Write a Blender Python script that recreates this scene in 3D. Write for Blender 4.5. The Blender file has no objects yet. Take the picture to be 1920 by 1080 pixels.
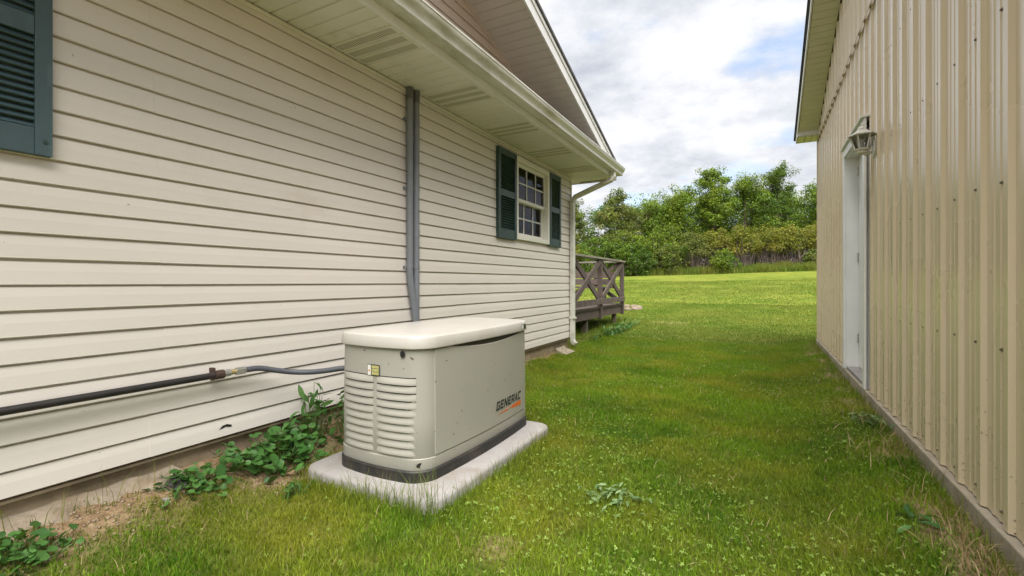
import bpy, math, random
import numpy as np
from mathutils import Vector, Matrix, noise as mnoise

# ------------------------------------------------------------------ camera, sky, sun, exposure
SC = bpy.context.scene
COL = SC.collection
CAMZ = 1.05
cam_data = bpy.data.cameras.new("camera")
cam = bpy.data.objects.new("camera", cam_data)
COL.objects.link(cam)
cam.location = (0, 0, CAMZ)
cam.rotation_euler = (math.radians(90), 0, math.radians(28.14))
cam_data.sensor_width = 36
cam_data.lens = 36 * 875 / 1920
cam_data.shift_y = -11 / 1920
cam_data.clip_start = 0.02
cam_data.clip_end = 3000
SC.camera = cam

SUN_EL = math.radians(62)
SUN_AZ = math.radians(153)         # clockwise from +Y: the sun stands high behind the camera, to the right
sun_dir = Vector((math.sin(SUN_AZ) * math.cos(SUN_EL), math.cos(SUN_AZ) * math.cos(SUN_EL), math.sin(SUN_EL)))
sl = bpy.data.lights.new("sun", 'SUN')
sl.energy = 1.5
sl.angle = math.radians(58)
sl.color = (1.0, 0.96, 0.90)
so = bpy.data.objects.new("sun", sl)
COL.objects.link(so)
so.rotation_euler = sun_dir.to_track_quat('Z', 'Y').to_euler()
so.location = (6, 0, 14)

W = bpy.data.worlds.new("World")
SC.world = W
W.use_nodes = True
nt = W.node_tree
nt.nodes.clear()
def wn(t, **k):
    n = nt.nodes.new(t)
    for a, b in k.items():
        setattr(n, a, b)
    return n
def wl(a, b):
    nt.links.new(a, b)
w_out = wn('ShaderNodeOutputWorld')
sky = wn('ShaderNodeTexSky', sky_type='NISHITA', sun_disc=False)
sky.sun_elevation = SUN_EL
sky.sun_rotation = SUN_AZ
sky.air_density = 1.0
sky.dust_density = 1.5
bg_sky = wn('ShaderNodeBackground')
bg_sky.inputs['Strength'].default_value = 0.05
wl(sky.outputs[0], bg_sky.inputs['Color'])
tc = wn('ShaderNodeTexCoord')
sep = wn('ShaderNodeSeparateXYZ')
wl(tc.outputs['Generated'], sep.inputs[0])
mz = wn('ShaderNodeMath', operation='MAXIMUM'); mz.inputs[1].default_value = 0.0
wl(sep.outputs['Z'], mz.inputs[0])
az_ = wn('ShaderNodeMath', operation='ADD'); az_.inputs[1].default_value = 0.22
wl(mz.outputs[0], az_.inputs[0])
dx = wn('ShaderNodeMath', operation='DIVIDE'); wl(sep.outputs['X'], dx.inputs[0]); wl(az_.outputs[0], dx.inputs[1])
dy = wn('ShaderNodeMath', operation='DIVIDE'); wl(sep.outputs['Y'], dy.inputs[0]); wl(az_.outputs[0], dy.inputs[1])
cmb = wn('ShaderNodeCombineXYZ'); wl(dx.outputs[0], cmb.inputs[0]); wl(dy.outputs[0], cmb.inputs[1])
SKY_OFF = (33.57, 3.20, 0.0)
off = wn('ShaderNodeVectorMath', operation='ADD'); off.inputs[1].default_value = SKY_OFF
wl(cmb.outputs[0], off.inputs[0])
cn = wn('ShaderNodeTexNoise'); cn.inputs['Scale'].default_value = 1.15; cn.inputs['Detail'].default_value = 9; cn.inputs['Roughness'].default_value = 0.56; cn.inputs['Distortion'].default_value = 0.25
wl(off.outputs[0], cn.inputs['Vector'])
cr = wn('ShaderNodeValToRGB')
cr.color_ramp.elements[0].position = 0.32; cr.color_ramp.elements[0].color = (0, 0, 0, 1)
cr.color_ramp.elements[1].position = 0.435; cr.color_ramp.elements[1].color = (1, 1, 1, 1)
wl(cn.outputs['Fac'], cr.inputs[0])
cn2 = wn('ShaderNodeTexNoise'); cn2.inputs['Scale'].default_value = 2.3; cn2.inputs['Detail'].default_value = 9; cn2.inputs['Roughness'].default_value = 0.62
off2 = wn('ShaderNodeVectorMath', operation='ADD'); off2.inputs[1].default_value = (11.3, 4.2, 2.0)
wl(cmb.outputs[0], off2.inputs[0]); wl(off2.outputs[0], cn2.inputs['Vector'])
cr2 = wn('ShaderNodeValToRGB')
cr2.color_ramp.elements[0].position = 0.31; cr2.color_ramp.elements[0].color = (0.096, 0.103, 0.119, 1)
cr2.color_ramp.elements[1].position = 0.60; cr2.color_ramp.elements[1].color = (0.184, 0.185, 0.189, 1)
wl(cn2.outputs['Fac'], cr2.inputs[0])
bg_cl = wn('ShaderNodeBackground'); bg_cl.inputs['Strength'].default_value = 1.0
wl(cr2.outputs[0], bg_cl.inputs['Color'])
mixw = wn('ShaderNodeMixShader')
wl(cr.outputs[0], mixw.inputs[0]); wl(bg_sky.outputs[0], mixw.inputs[1]); wl(bg_cl.outputs[0], mixw.inputs[2])
wl(mixw.outputs[0], w_out.inputs[0])

SC.view_settings.view_transform = 'Standard'
SC.view_settings.look = 'None'
SC.view_settings.gamma = 1.0
SC.view_settings.use_curve_mapping = False
SC.view_settings.exposure = 2.55
SC.render.engine = 'CYCLES'
SC.cycles.max_bounces = 8
SC.cycles.diffuse_bounces = 4
SC.cycles.glossy_bounces = 4
SC.cycles.transparent_max_bounces = 8
SC.cycles.use_denoising = True

rnd = random.Random(7)
rng = np.random.default_rng(7)

# ------------------------------------------------------------------ helpers
ORG = {}

def tag(o, label=None, cat=None, group=None, kind=None):
    if label: o['label'] = label
    if cat: o['category'] = cat
    if group: o['group'] = group
    if kind: o['kind'] = kind
    return o

def thing(name, label, cat, loc=(0, 0, 0), group=None):
    o = bpy.data.objects.new(name, None)
    COL.objects.link(o)
    o.empty_display_size = 0.1
    o.location = loc
    ORG[o] = Vector(loc)
    return tag(o, label, cat, group)

def link(o, parent=None, org=None):
    COL.objects.link(o)
    if parent is not None:
        o.parent = parent
    ORG[o] = org if org is not None else (ORG.get(parent, Vector()) if parent is not None else Vector())
    return o

class MB:
    def __init__(self):
        self.v = []; self.f = []; self.m = []
        self.mi = 0
    def add(self, vs, fs):
        n = len(self.v)
        assert all(0 <= i < len(vs) for f in fs for i in f)
        self.v += [tuple(p) for p in vs]
        for f in fs:
            self.f.append(tuple(i + n for i in f)); self.m.append(self.mi)
        return self
    def box(self, x0, y0, z0, x1, y1, z1):
        x0, x1 = min(x0, x1), max(x0, x1); y0, y1 = min(y0, y1), max(y0, y1); z0, z1 = min(z0, z1), max(z0, z1)
        return self.add([(x0,y0,z0),(x1,y0,z0),(x1,y1,z0),(x0,y1,z0),(x0,y0,z1),(x1,y0,z1),(x1,y1,z1),(x0,y1,z1)],
                 [(0,3,2,1),(4,5,6,7),(0,1,5,4),(1,2,6,5),(2,3,7,6),(3,0,4,7)])
    def prism(self, poly, axis, a0, a1, shift=(0, 0)):
        """poly of 2D points extruded along axis; X: (y,z)  Y: (x,z)  Z: (x,y). shift moves the far end"""
        n = len(poly)
        def P(p, a, s):
            u, w = p[0] + s[0], p[1] + s[1]
            return (a, u, w) if axis == 'X' else (u, a, w) if axis == 'Y' else (u, w, a)
        vs = [P(p, a0, (0, 0)) for p in poly] + [P(p, a1, shift) for p in poly]
        fs = [tuple(range(n))[::-1], tuple(range(n, 2 * n))]
        for i in range(n):
            j = (i + 1) % n
            fs.append((i, j, n + j, n + i))
        return self.add(vs, fs)
    def tube(self, path, rad, n=10, cap=True, twist=0.0, sy=1.0):
        P = [Vector(p) for p in path]
        R = rad if isinstance(rad, (list, tuple)) else [rad] * len(P)
        t0 = (P[1] - P[0]).normalized()
        up = Vector((0, 0, 1)) if abs(t0.z) < 0.9 else Vector((1, 0, 0))
        nrm = (up - t0 * up.dot(t0)).normalized()
        vs = []; 
        for i, p in enumerate(P):
            if i == 0: t = t0
            elif i == len(P) - 1: t = (P[i] - P[i-1]).normalized()
            else: t = ((P[i] - P[i-1]).normalized() + (P[i+1] - P[i]).normalized()).normalized()
            nrm = (nrm - t * nrm.dot(t)).normalized()
            b = t.cross(nrm)
            for k in range(n):
                a = 2 * math.pi * k / n + twist
                vs.append(p + nrm * (math.cos(a) * R[i] * sy) + b * (math.sin(a) * R[i]))
        fs = []
        for i in range(len(P) - 1):
            for k in range(n):
                k2 = (k + 1) % n
                fs.append((i*n+k, i*n+k2, (i+1)*n+k2, (i+1)*n+k))
        if cap:
            fs.append(tuple(range(n))[::-1]); fs.append(tuple(range((len(P)-1)*n, len(P)*n)))
        return self.add(vs, fs)
    def beam(self, p, q, w, h, side=(1, 0, 0)):
        """square timber p->q: w across `side`, h across the third direction"""
        p = Vector(p); q = Vector(q); t = (q - p).normalized()
        s = Vector(side); s = (s - t * s.dot(t)).normalized(); u = t.cross(s)
        vs = []
        for c in (p, q):
            for a, b in ((-1,-1),(1,-1),(1,1),(-1,1)):
                vs.append(c + s * (a * w / 2) + u * (b * h / 2))
        return self.add(vs, [(3,2,1,0),(4,5,6,7),(0,1,5,4),(1,2,6,5),(2,3,7,6),(3,0,4,7)])
    def loft(self, rings, cap0=True, cap1=True):
        n = len(rings[0]); vs = [p for r in rings for p in r]; fs = []
        for i in range(len(rings) - 1):
            for k in range(n):
                k2 = (k + 1) % n
                fs.append((i*n+k, i*n+k2, (i+1)*n+k2, (i+1)*n+k))
        if cap0: fs.append(tuple(range(n))[::-1])
        if cap1: fs.append(tuple(range((len(rings)-1)*n, len(rings)*n)))
        return self.add(vs, fs)
    def mesh(self, name, mats, org=Vector()):
        me = bpy.data.meshes.new(name)
        me.from_pydata([(a - org.x, b - org.y, c - org.z) for a, b, c in self.v], [], self.f)
        for m in (mats if isinstance(mats, (list, tuple)) else [mats]):
            me.materials.append(m)
        if any(self.m):
            me.polygons.foreach_set('material_index', self.m)
        fix_normals(me)
        return me
    def build(self, name, mats, parent=None, smooth=None, bevel=0.0):
        org = ORG.get(parent, Vector()) if parent is not None else Vector()
        me = self.mesh(name, mats, org)
        if smooth is not None:
            me.polygons.foreach_set('use_smooth', [True] * len(me.polygons))
            me.set_sharp_from_angle(angle=math.radians(smooth))
        o = link(bpy.data.objects.new(name, me), parent)
        if bevel:
            b = o.modifiers.new('bevel', 'BEVEL'); b.width = bevel; b.segments = 2; b.limit_method = 'ANGLE'; b.angle_limit = math.radians(40)
        return o

import bmesh
def fix_normals(me):
    bm = bmesh.new(); bm.from_mesh(me)
    bmesh.ops.recalc_face_normals(bm, faces=bm.faces)
    bm.to_mesh(me); bm.free()

def place(name, me, parent, loc):
    """a piece that shares mesh data; loc is in the thing's own space"""
    o = bpy.data.objects.new(name, me)
    link(o, parent)
    o.location = loc
    return o

def np_mesh(name, verts, tris, mat, attrs=None, quads=None, smooth=False):
    me = bpy.data.meshes.new(name)
    verts = np.asarray(verts, dtype=np.float32)
    polys = []
    nt_ = 0 if tris is None else len(tris); nq = 0 if quads is None else len(quads)
    me.vertices.add(len(verts)); me.vertices.foreach_set('co', verts.ravel())
    loops = np.concatenate([np.asarray(a, dtype=np.int32).ravel() for a in (tris, quads) if a is not None and len(a)])
    me.loops.add(len(loops)); me.loops.foreach_set('vertex_index', loops)
    me.polygons.add(nt_ + nq)
    st = np.concatenate([np.arange(nt_) * 3, nt_ * 3 + np.arange(nq) * 4]).astype(np.int32)
    me.polygons.foreach_set('loop_start', st)
    if smooth: me.polygons.foreach_set('use_smooth', np.ones(nt_ + nq, dtype=bool))
    me.update(calc_edges=True)
    for k, a in (attrs or {}).items():
        at = me.attributes.new(k, 'FLOAT', 'POINT'); at.data.foreach_set('value', np.asarray(a, dtype=np.float32))
    me.materials.append(mat)
    return me

# ------------------------------------------------------------------ materials
def mat_base(name):
    m = bpy.data.materials.new(name); m.use_nodes = True
    t = m.node_tree
    return m, t, t.nodes['Principled BSDF']

def nd(t, typ, **k):
    n = t.nodes.new(typ)
    for a, b in k.items(): setattr(n, a, b)
    return n

def noise_n(t, scale, detail=4, rough=0.55, vec=None, stretch=None):
    n = nd(t, 'ShaderNodeTexNoise'); n.inputs['Scale'].default_value = scale; n.inputs['Detail'].default_value = detail; n.inputs['Roughness'].default_value = rough
    g = nd(t, 'ShaderNodeNewGeometry')
    src = g.outputs['Position']
    if stretch:
        mp = nd(t, 'ShaderNodeMapping'); mp.inputs['Scale'].default_value = stretch
        t.links.new(src, mp.inputs[0]); src = mp.outputs[0]
    t.links.new(src, n.inputs['Vector'])
    return n

def ramp(t, src, stops):
    r = nd(t, 'ShaderNodeValToRGB')
    els = r.color_ramp.elements
    while len(els) < len(stops): els.new(0.5)
    for e, (p, c) in zip(els, stops):
        e.position = p; e.color = (*c, 1) if len(c) == 3 else c
    t.links.new(src, r.inputs[0])
    return r

def mixc(t, fac, a, b, mode='MIX'):
    m = nd(t, 'ShaderNodeMix', data_type='RGBA', blend_type=mode)
    if isinstance(fac, (int, float)): m.inputs[0].default_value = fac
    else: t.links.new(fac, m.inputs[0])
    for i, c in ((6, a), (7, b)):
        if isinstance(c, tuple): m.inputs[i].default_value = (*c, 1)
        else: t.links.new(c, m.inputs[i])
    return m.outputs[2]

def bump(t, p, h, strength, dist=0.01):
    b = nd(t, 'ShaderNodeBump'); b.inputs['Strength'].default_value = strength; b.inputs['Distance'].default_value = dist
    t.links.new(h, b.inputs['Height']); t.links.new(b.outputs[0], p.inputs['Normal'])

def sc(c, k): return tuple(x * k for x in c)

def plain(name, c, rough=0.5, var=0.12, scale=6, bmp=0.0, bscale=60, metallic=0, spec=0.5, stretch=None, dirt=None, dirt_scale=2.5, dirt_lo=0.55, dirt_hi=0.75, speck=None, tint=None):
    m, t, p = mat_base(name)
    n = noise_n(t, scale, 5, 0.6, stretch=stretch)
    col = ramp(t, n.outputs['Fac'], [(0.3, sc(c, 1 - var)), (0.7, sc(c, 1 + var * 0.6))]).outputs[0]
    if tint:
        at = nd(t, 'ShaderNodeObjectInfo')
        col = mixc(t, ramp(t, at.outputs['Random'], [(0, (0, 0, 0)), (1, (1, 1, 1))]).outputs[0], col, mixc(t, 0.75, col, tint))
    if dirt:
        d = noise_n(t, dirt_scale, 8, 0.68, stretch=stretch)
        f = ramp(t, d.outputs['Fac'], [(dirt_lo, (0, 0, 0)), (dirt_hi, (1, 1, 1))]).outputs[0]
        col = mixc(t, f, col, dirt)
    if speck:
        d = noise_n(t, speck[1], 3, 0.5)
        f = ramp(t, d.outputs['Fac'], [(speck[2], (0, 0, 0)), (speck[2] + 0.03, (1, 1, 1))]).outputs[0]
        col = mixc(t, f, col, speck[0])
    t.links.new(col, p.inputs['Base Color'])
    p.inputs['Roughness'].default_value = rough
    p.inputs['Metallic'].default_value = metallic
    p.inputs['Specular IOR Level'].default_value = spec
    if bmp:
        b = noise_n(t, bscale, 4, 0.6, stretch=stretch)
        bump(t, p, b.outputs['Fac'], bmp)
    return m

def leaf_mat(name, dark, light, yellow=None, trans=0.35, patch=0.6, rough=0.5):
    """leaf / blade: per-leaf tint from the point attribute, broad patches from position; light passes through"""
    m, t, p = mat_base(name)
    a = nd(t, 'ShaderNodeAttribute'); a.attribute_name = 'tint'
    col = mixc(t, a.outputs['Fac'], dark, light)
    if yellow:
        n = noise_n(t, patch, 5, 0.6)
        f = ramp(t, n.outputs['Fac'], [(0.42, (0, 0, 0)), (0.66, (1, 1, 1))]).outputs[0]
        col = mixc(t, f, col, mixc(t, a.outputs['Fac'], sc(yellow, 0.6), yellow))
    t.links.new(col, p.inputs['Base Color'])
    p.inputs['Roughness'].default_value = rough
    p.inputs['Specular IOR Level'].default_value = 0.3
    tr = nd(t, 'ShaderNodeBsdfTranslucent')
    t.links.new(mixc(t, 0.5, col, (0.18, 0.26, 0.02)), tr.inputs['Color'])
    ms = nd(t, 'ShaderNodeMixShader'); ms.inputs[0].default_value = trans
    out = t.nodes['Material Output']
    t.links.new(p.outputs[0], ms.inputs[1]); t.links.new(tr.outputs[0], ms.inputs[2]); t.links.new(ms.outputs[0], out.inputs[0])
    return m

M = {}
M['siding'] = plain('vinyl_siding', (0.71, 0.662, 0.612), 0.42, 0.05, 1.2, 0.10, 9, stretch=(1, 0.5, 1), dirt=(0.52, 0.45, 0.34), dirt_scale=1.6, dirt_lo=0.6, dirt_hi=0.9, speck=((0.25, 0.2, 0.14), 46, 0.755))
M['gable_siding_shaded'] = plain('gable_siding_shaded', (0.67, 0.56, 0.475), 0.45, 0.06, 1.2, 0.08, 9)  # the house siding with the gable's shade put into a browner colour
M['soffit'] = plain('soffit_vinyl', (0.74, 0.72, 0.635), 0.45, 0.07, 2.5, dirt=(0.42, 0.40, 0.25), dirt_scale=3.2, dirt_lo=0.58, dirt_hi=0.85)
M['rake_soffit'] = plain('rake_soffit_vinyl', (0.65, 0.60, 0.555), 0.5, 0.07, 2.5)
M['gap_shade'] = plain('soffit_gap_shade', (0.085, 0.07, 0.04), 0.8, 0.1, 8)  # dark backing colour, paints the shade in the gaps between soffit panels
M['vent'] = plain('vent_shadow', (0.25, 0.22, 0.14), 0.8, 0.1, 8)  # shadow inside the vent slots, painted on flat quads
M['gutter'] = plain('gutter_metal', (0.70, 0.70, 0.645), 0.35, 0.05, 3, dirt=(0.36, 0.35, 0.24), dirt_scale=3.5, dirt_lo=0.5, dirt_hi=0.72, stretch=(1, 0.35, 1))
M['trim_white'] = plain('white_trim', (0.78, 0.78, 0.76), 0.4, 0.05, 3)
M['window_white'] = plain('window_vinyl', (0.76, 0.75, 0.68), 0.4, 0.04, 3)
M['muntin'] = plain('window_grille', (0.62, 0.61, 0.60), 0.4, 0.04, 3)
M['shingle'] = plain('roof_shingle', (0.10, 0.095, 0.09), 0.9, 0.35, 14, 0.4, 60)
M['shutter'] = plain('shutter_vinyl', (0.060, 0.104, 0.120), 0.5, 0.25, 7, 0.15, 40, dirt=(0.17, 0.24, 0.26), dirt_scale=4, dirt_lo=0.5, dirt_hi=0.8, stretch=(1, 1, 0.35))
M['shutter_dark'] = plain('shutter_green', (0.022, 0.052, 0.050), 0.45, 0.2, 7, dirt=(0.05, 0.10, 0.10), dirt_scale=5, dirt_lo=0.5, dirt_hi=0.8)
M['foundation'] = plain('foundation_concrete', (0.30, 0.24, 0.16), 0.9, 0.25, 7, 0.5, 45, dirt=(0.13, 0.10, 0.065), dirt_scale=3, dirt_lo=0.45, dirt_hi=0.7)
M['interior'] = plain('interior_wall', (0.10, 0.065, 0.055), 0.8, 0.2, 3)
M['curtain'] = plain('curtain_cloth', (0.42, 0.38, 0.42), 0.8, 0.08, 9)
M['conduit'] = plain('grey_conduit', (0.20, 0.215, 0.24), 0.45, 0.12, 8)
M['conduit_dark'] = plain('conduit_fitting', (0.12, 0.125, 0.135), 0.5, 0.1, 8)
M['iron_pipe'] = plain('black_iron_pipe', (0.020, 0.018, 0.018), 0.45, 0.3, 18, 0.1, 80, dirt=(0.045, 0.030, 0.024), dirt_scale=7, dirt_lo=0.55, dirt_hi=0.75)
M['rust'] = plain('rusty_iron', (0.065, 0.038, 0.028), 0.8, 0.35, 40, 0.3, 90)
M['steel'] = plain('galvanised_steel', (0.55, 0.55, 0.53), 0.35, 0.2, 30, metallic=0.85)
M['brass'] = plain('brass_fitting', (0.55, 0.45, 0.22), 0.4, 0.2, 30, metallic=0.8)
M['hose'] = plain('grey_hose', (0.075, 0.080, 0.096), 0.5, 0.1, 15)
M['gen'] = plain('generator_paint', (0.335, 0.325, 0.285), 0.38, 0.04, 2.5, speck=((0.10, 0.07, 0.05), 44, 0.705), dirt=(0.34, 0.36, 0.27), dirt_scale=4, dirt_lo=0.58, dirt_hi=0.85)
M['gen_lid'] = plain('generator_lid_paint', (0.44, 0.42, 0.39), 0.3, 0.05, 3, dirt=(0.38, 0.345, 0.29), dirt_scale=3, dirt_lo=0.5, dirt_hi=0.8)
M['gen_slat'] = plain('generator_louver_paint', (0.345, 0.335, 0.295), 0.4, 0.04, 3)
M['black'] = plain('black_plastic', (0.018, 0.017, 0.016), 0.55, 0.3, 20, dirt=(0.06, 0.05, 0.04), dirt_scale=9, dirt_lo=0.5, dirt_hi=0.75)
M['void'] = plain('opening_and_gap_shade', (0.008, 0.008, 0.007), 0.9, 0.1, 5)
M['ink'] = plain('black_print', (0.02, 0.022, 0.024), 0.5, 0.05, 5)
M['orange'] = plain('orange_print', (0.62, 0.13, 0.02), 0.5, 0.05, 5)
M['sticker_white'] = plain('sticker_white', (0.7, 0.7, 0.66), 0.5, 0.05, 5)
M['sticker_yellow'] = plain('sticker_yellow', (0.42, 0.40, 0.16), 0.5, 0.35, 120)
M['pad'] = plain('pad_concrete', (0.29, 0.275, 0.265), 0.85, 0.15, 5, 0.25, 120, dirt=(0.22, 0.19, 0.16), dirt_scale=7, dirt_lo=0.48, dirt_hi=0.75)
M['curb'] = plain('curb_concrete', (0.36, 0.31, 0.235), 0.9, 0.2, 8, 0.4, 70, dirt=(0.22, 0.18, 0.12), dirt_scale=6, dirt_lo=0.5, dirt_hi=0.75)
M['door_white'] = plain('door_paint', (0.80, 0.80, 0.79), 0.4, 0.06, 4, dirt=(0.45, 0.40, 0.33), dirt_scale=9, dirt_lo=0.66, dirt_hi=0.78)
M['lantern'] = plain('lantern_paint', (0.64, 0.62, 0.55), 0.5, 0.12, 30, dirt=(0.42, 0.40, 0.33), dirt_scale=25, dirt_lo=0.5, dirt_hi=0.7)
M['shed_soffit'] = plain('shed_soffit', (0.68, 0.66, 0.50), 0.5, 0.06, 3)
M['wood'] = plain('weathered_wood', (0.105, 0.076, 0.058), 0.85, 0.35, 9, 0.3, 60, stretch=(1, 1, 1), dirt=(0.05, 0.036, 0.03), dirt_scale=5, dirt_lo=0.5, dirt_hi=0.75, tint=(0.10, 0.08, 0.075))
M['wood_pale'] = plain('sun_bleached_wood', (0.22, 0.20, 0.16), 0.85, 0.3, 9, 0.3, 60)
M['stone'] = plain('garden_stone', (0.22, 0.17, 0.13), 0.9, 0.3, 12, 0.4, 40)
M['rock_dark'] = plain('dark_rock', (0.07, 0.065, 0.06), 0.9, 0.4, 15, 0.5, 40)
M['pebble'] = plain('pebble', (0.33, 0.25, 0.17), 0.9, 0.35, 60)
M['bark'] = plain('tree_bark', (0.11, 0.085, 0.06), 0.9, 0.35, 6, 0.3, 20)
M['twig'] = plain('grey_twigs', (0.20, 0.155, 0.13), 0.9, 0.3, 3)
M['stem'] = plain('green_stem', (0.09, 0.14, 0.035), 0.6, 0.2, 20)
M['straw'] = leaf_mat('dry_straw', (0.24, 0.16, 0.08), (0.50, 0.38, 0.20), trans=0.2)
M['grass'] = leaf_mat('lawn_grass', (0.038, 0.120, 0.005), (0.225, 0.375, 0.016), (0.33, 0.355, 0.028), trans=0.38, patch=1.3)
M['field_grass'] = leaf_mat('field_grass_blades', (0.062, 0.125, 0.011), (0.185, 0.275, 0.028), (0.235, 0.265, 0.042), trans=0.38, patch=0.5)
M['clover'] = leaf_mat('clover_leaf', (0.12, 0.22, 0.02), (0.30, 0.42, 0.09), trans=0.3)
M['tall_grass'] = leaf_mat('tall_grass', (0.07, 0.13, 0.018), (0.19, 0.26, 0.03), (0.26, 0.27, 0.05), trans=0.35, patch=0.4)
M['weed'] = leaf_mat('weed_leaf', (0.035, 0.11, 0.022), (0.085, 0.20, 0.045), trans=0.25, rough=0.4)
M['weed_pale'] = leaf_mat('pale_weed_leaf', (0.085, 0.16, 0.05), (0.20, 0.29, 0.12), trans=0.25)
M['leaf_mid'] = leaf_mat('leaf_mid_green', (0.045, 0.105, 0.010), (0.20, 0.31, 0.028), (0.26, 0.33, 0.030), trans=0.35, patch=0.35)
M['leaf_dark'] = leaf_mat('leaf_dark_green', (0.030, 0.078, 0.012), (0.11, 0.20, 0.024), (0.14, 0.22, 0.025), trans=0.35, patch=0.35)
M['leaf_yellow'] = leaf_mat('leaf_yellow_green', (0.09, 0.115, 0.012), (0.27, 0.285, 0.030), (0.36, 0.31, 0.050), trans=0.35, patch=0.5)
M['leaf_olive'] = leaf_mat('leaf_olive', (0.06, 0.095, 0.016), (0.19, 0.24, 0.035), (0.24, 0.22, 0.055), trans=0.3, patch=0.5)

# painted ribbed steel: glossy, so it mirrors the sky over the house
def steel_mat():
    m, t, p = mat_base('ribbed_steel_paint')
    n = noise_n(t, 1.5, 4, 0.5)
    col = ramp(t, n.outputs['Fac'], [(0.3, (0.655, 0.545, 0.385)), (0.7, (0.69, 0.58, 0.415))]).outputs[0]
    g = nd(t, 'ShaderNodeNewGeometry'); s = nd(t, 'ShaderNodeSeparateXYZ'); t.links.new(g.outputs['Position'], s.inputs[0])
    low = nd(t, 'ShaderNodeMapRange'); low.inputs[1].default_value = 1.1; low.inputs[2].default_value = 0.2; low.inputs[3].default_value = 0.0; low.inputs[4].default_value = 0.13
    t.links.new(s.outputs['Z'], low.inputs[0])
    d = noise_n(t, 48, 4, 0.6)
    ad = nd(t, 'ShaderNodeMath', operation='ADD'); t.links.new(d.outputs['Fac'], ad.inputs[0]); t.links.new(low.outputs[0], ad.inputs[1])
    f = ramp(t, ad.outputs[0], [(0.755, (0, 0, 0)), (0.80, (1, 1, 1))]).outputs[0]
    col = mixc(t, f, col, (0.17, 0.12, 0.07))
    st = noise_n(t, 9, 5, 0.6, stretch=(1, 1, 0.06))
    f2 = ramp(t, st.outputs['Fac'], [(0.5, (0, 0, 0)), (0.95, (0.12, 0.12, 0.12))]).outputs[0]
    col = mixc(t, f2, col, (0.58, 0.48, 0.32))
    t.links.new(col, p.inputs['Base Color'])
    rr = nd(t, 'ShaderNodeMapRange'); rr.inputs[3].default_value = 0.20; rr.inputs[4].default_value = 0.36
    t.links.new(n.outputs['Fac'], rr.inputs[0]); t.links.new(rr.outputs[0], p.inputs['Roughness'])
    p.inputs['Coat Weight'].default_value = 0.3; p.inputs['Coat Roughness'].default_value = 0.16
    b = noise_n(t, 2.2, 3, 0.5); bump(t, p, b.outputs['Fac'], 0.04, 0.02)
    return m
M['steel_panel'] = steel_mat()

def glass_mat():
    m, t, p = mat_base('window_glass')
    out = t.nodes['Material Output']
    tr = nd(t, 'ShaderNodeBsdfTransparent'); tr.inputs[0].default_value = (0.72, 0.72, 0.74, 1)
    gl = nd(t, 'ShaderNodeBsdfGlossy'); gl.inputs['Roughness'].default_value = 0.03; gl.inputs['Color'].default_value = (0.9, 0.9, 0.95, 1)
    fr = nd(t, 'ShaderNodeFresnel'); fr.inputs[0].default_value = 1.22
    ms = nd(t, 'ShaderNodeMixShader')
    t.links.new(fr.outputs[0], ms.inputs[0]); t.links.new(tr.outputs[0], ms.inputs[1]); t.links.new(gl.outputs[0], ms.inputs[2]); t.links.new(ms.outputs[0], out.inputs[0])
    return m
M['glass'] = glass_mat()

# ------------------------------------------------------------------ ground
def sstep(a, b, x):
    t = np.clip((x - a) / (b - a), 0, 1)
    return t * t * (3 - 2 * t)

def vnoise(x, y, s, seed=0):
    """smooth value noise on arrays, 0..1"""
    x = np.asarray(x) * s + seed * 17.13; y = np.asarray(y) * s + seed * 5.71
    xi = np.floor(x).astype(np.int64); yi = np.floor(y).astype(np.int64)
    fx = x - xi; fy = y - yi
    fx = fx * fx * (3 - 2 * fx); fy = fy * fy * (3 - 2 * fy)
    def h(a, b):
        n = (a * 374761393 + b * 668265263 + seed * 982451653) & 0xffffffff
        n = ((n ^ (n >> 13)) * 1274126177) & 0xffffffff
        return ((n ^ (n >> 16)) & 0xffff) / 65535.0
    return (h(xi, yi) * (1 - fx) + h(xi + 1, yi) * fx) * (1 - fy) + (h(xi, yi + 1) * (1 - fx) + h(xi + 1, yi + 1) * fx) * fy

def fbm(x, y, s, seed=0, o=3):
    a = 0; w = 0
    for i in range(o):
        k = 0.5 ** i
        a = a + k * vnoise(x, y, s * 2 ** i, seed + i); w += k
    return a / w

def ground_z(x, y):
    x = np.asarray(x, dtype=float); y = np.asarray(y, dtype=float)
    z = 0.10 * sstep(-1.95, -2.5, x) * (1 - 0.4 * sstep(3, 6.5, y)) * (1 - sstep(7.2, 9.5, y))
    z = z + 0.105 * sstep(0.0, 0.72, x) * (1 - sstep(8.5, 10.5, y))
    yy = np.clip(y - 7.5, 0, 38.5)
    ramp_ = np.where(yy < 6, yy * yy / 12, yy - 3)
    z = z + 0.060 * ramp_ + 0.012 * np.clip(x, -25, 25) * sstep(12, 40, y)
    z = z + 0.03 * (fbm(x, y, 1.1, 3) - 0.5) + 0.022 * (fbm(x, y, 5.5, 8, 2) - 0.5) * sstep(14, 9, y) + 0.25 * (fbm(x, y, 0.09, 5) - 0.5) * sstep(10, 22, y)
    pad = sstep(0.35, 0.0, np.maximum(np.maximum(-2.16 - x, x + 1.28), np.maximum(1.64 - y, y - 2.99)))
    z = z * (1 - pad) + 0.004 * pad
    return z

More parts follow.
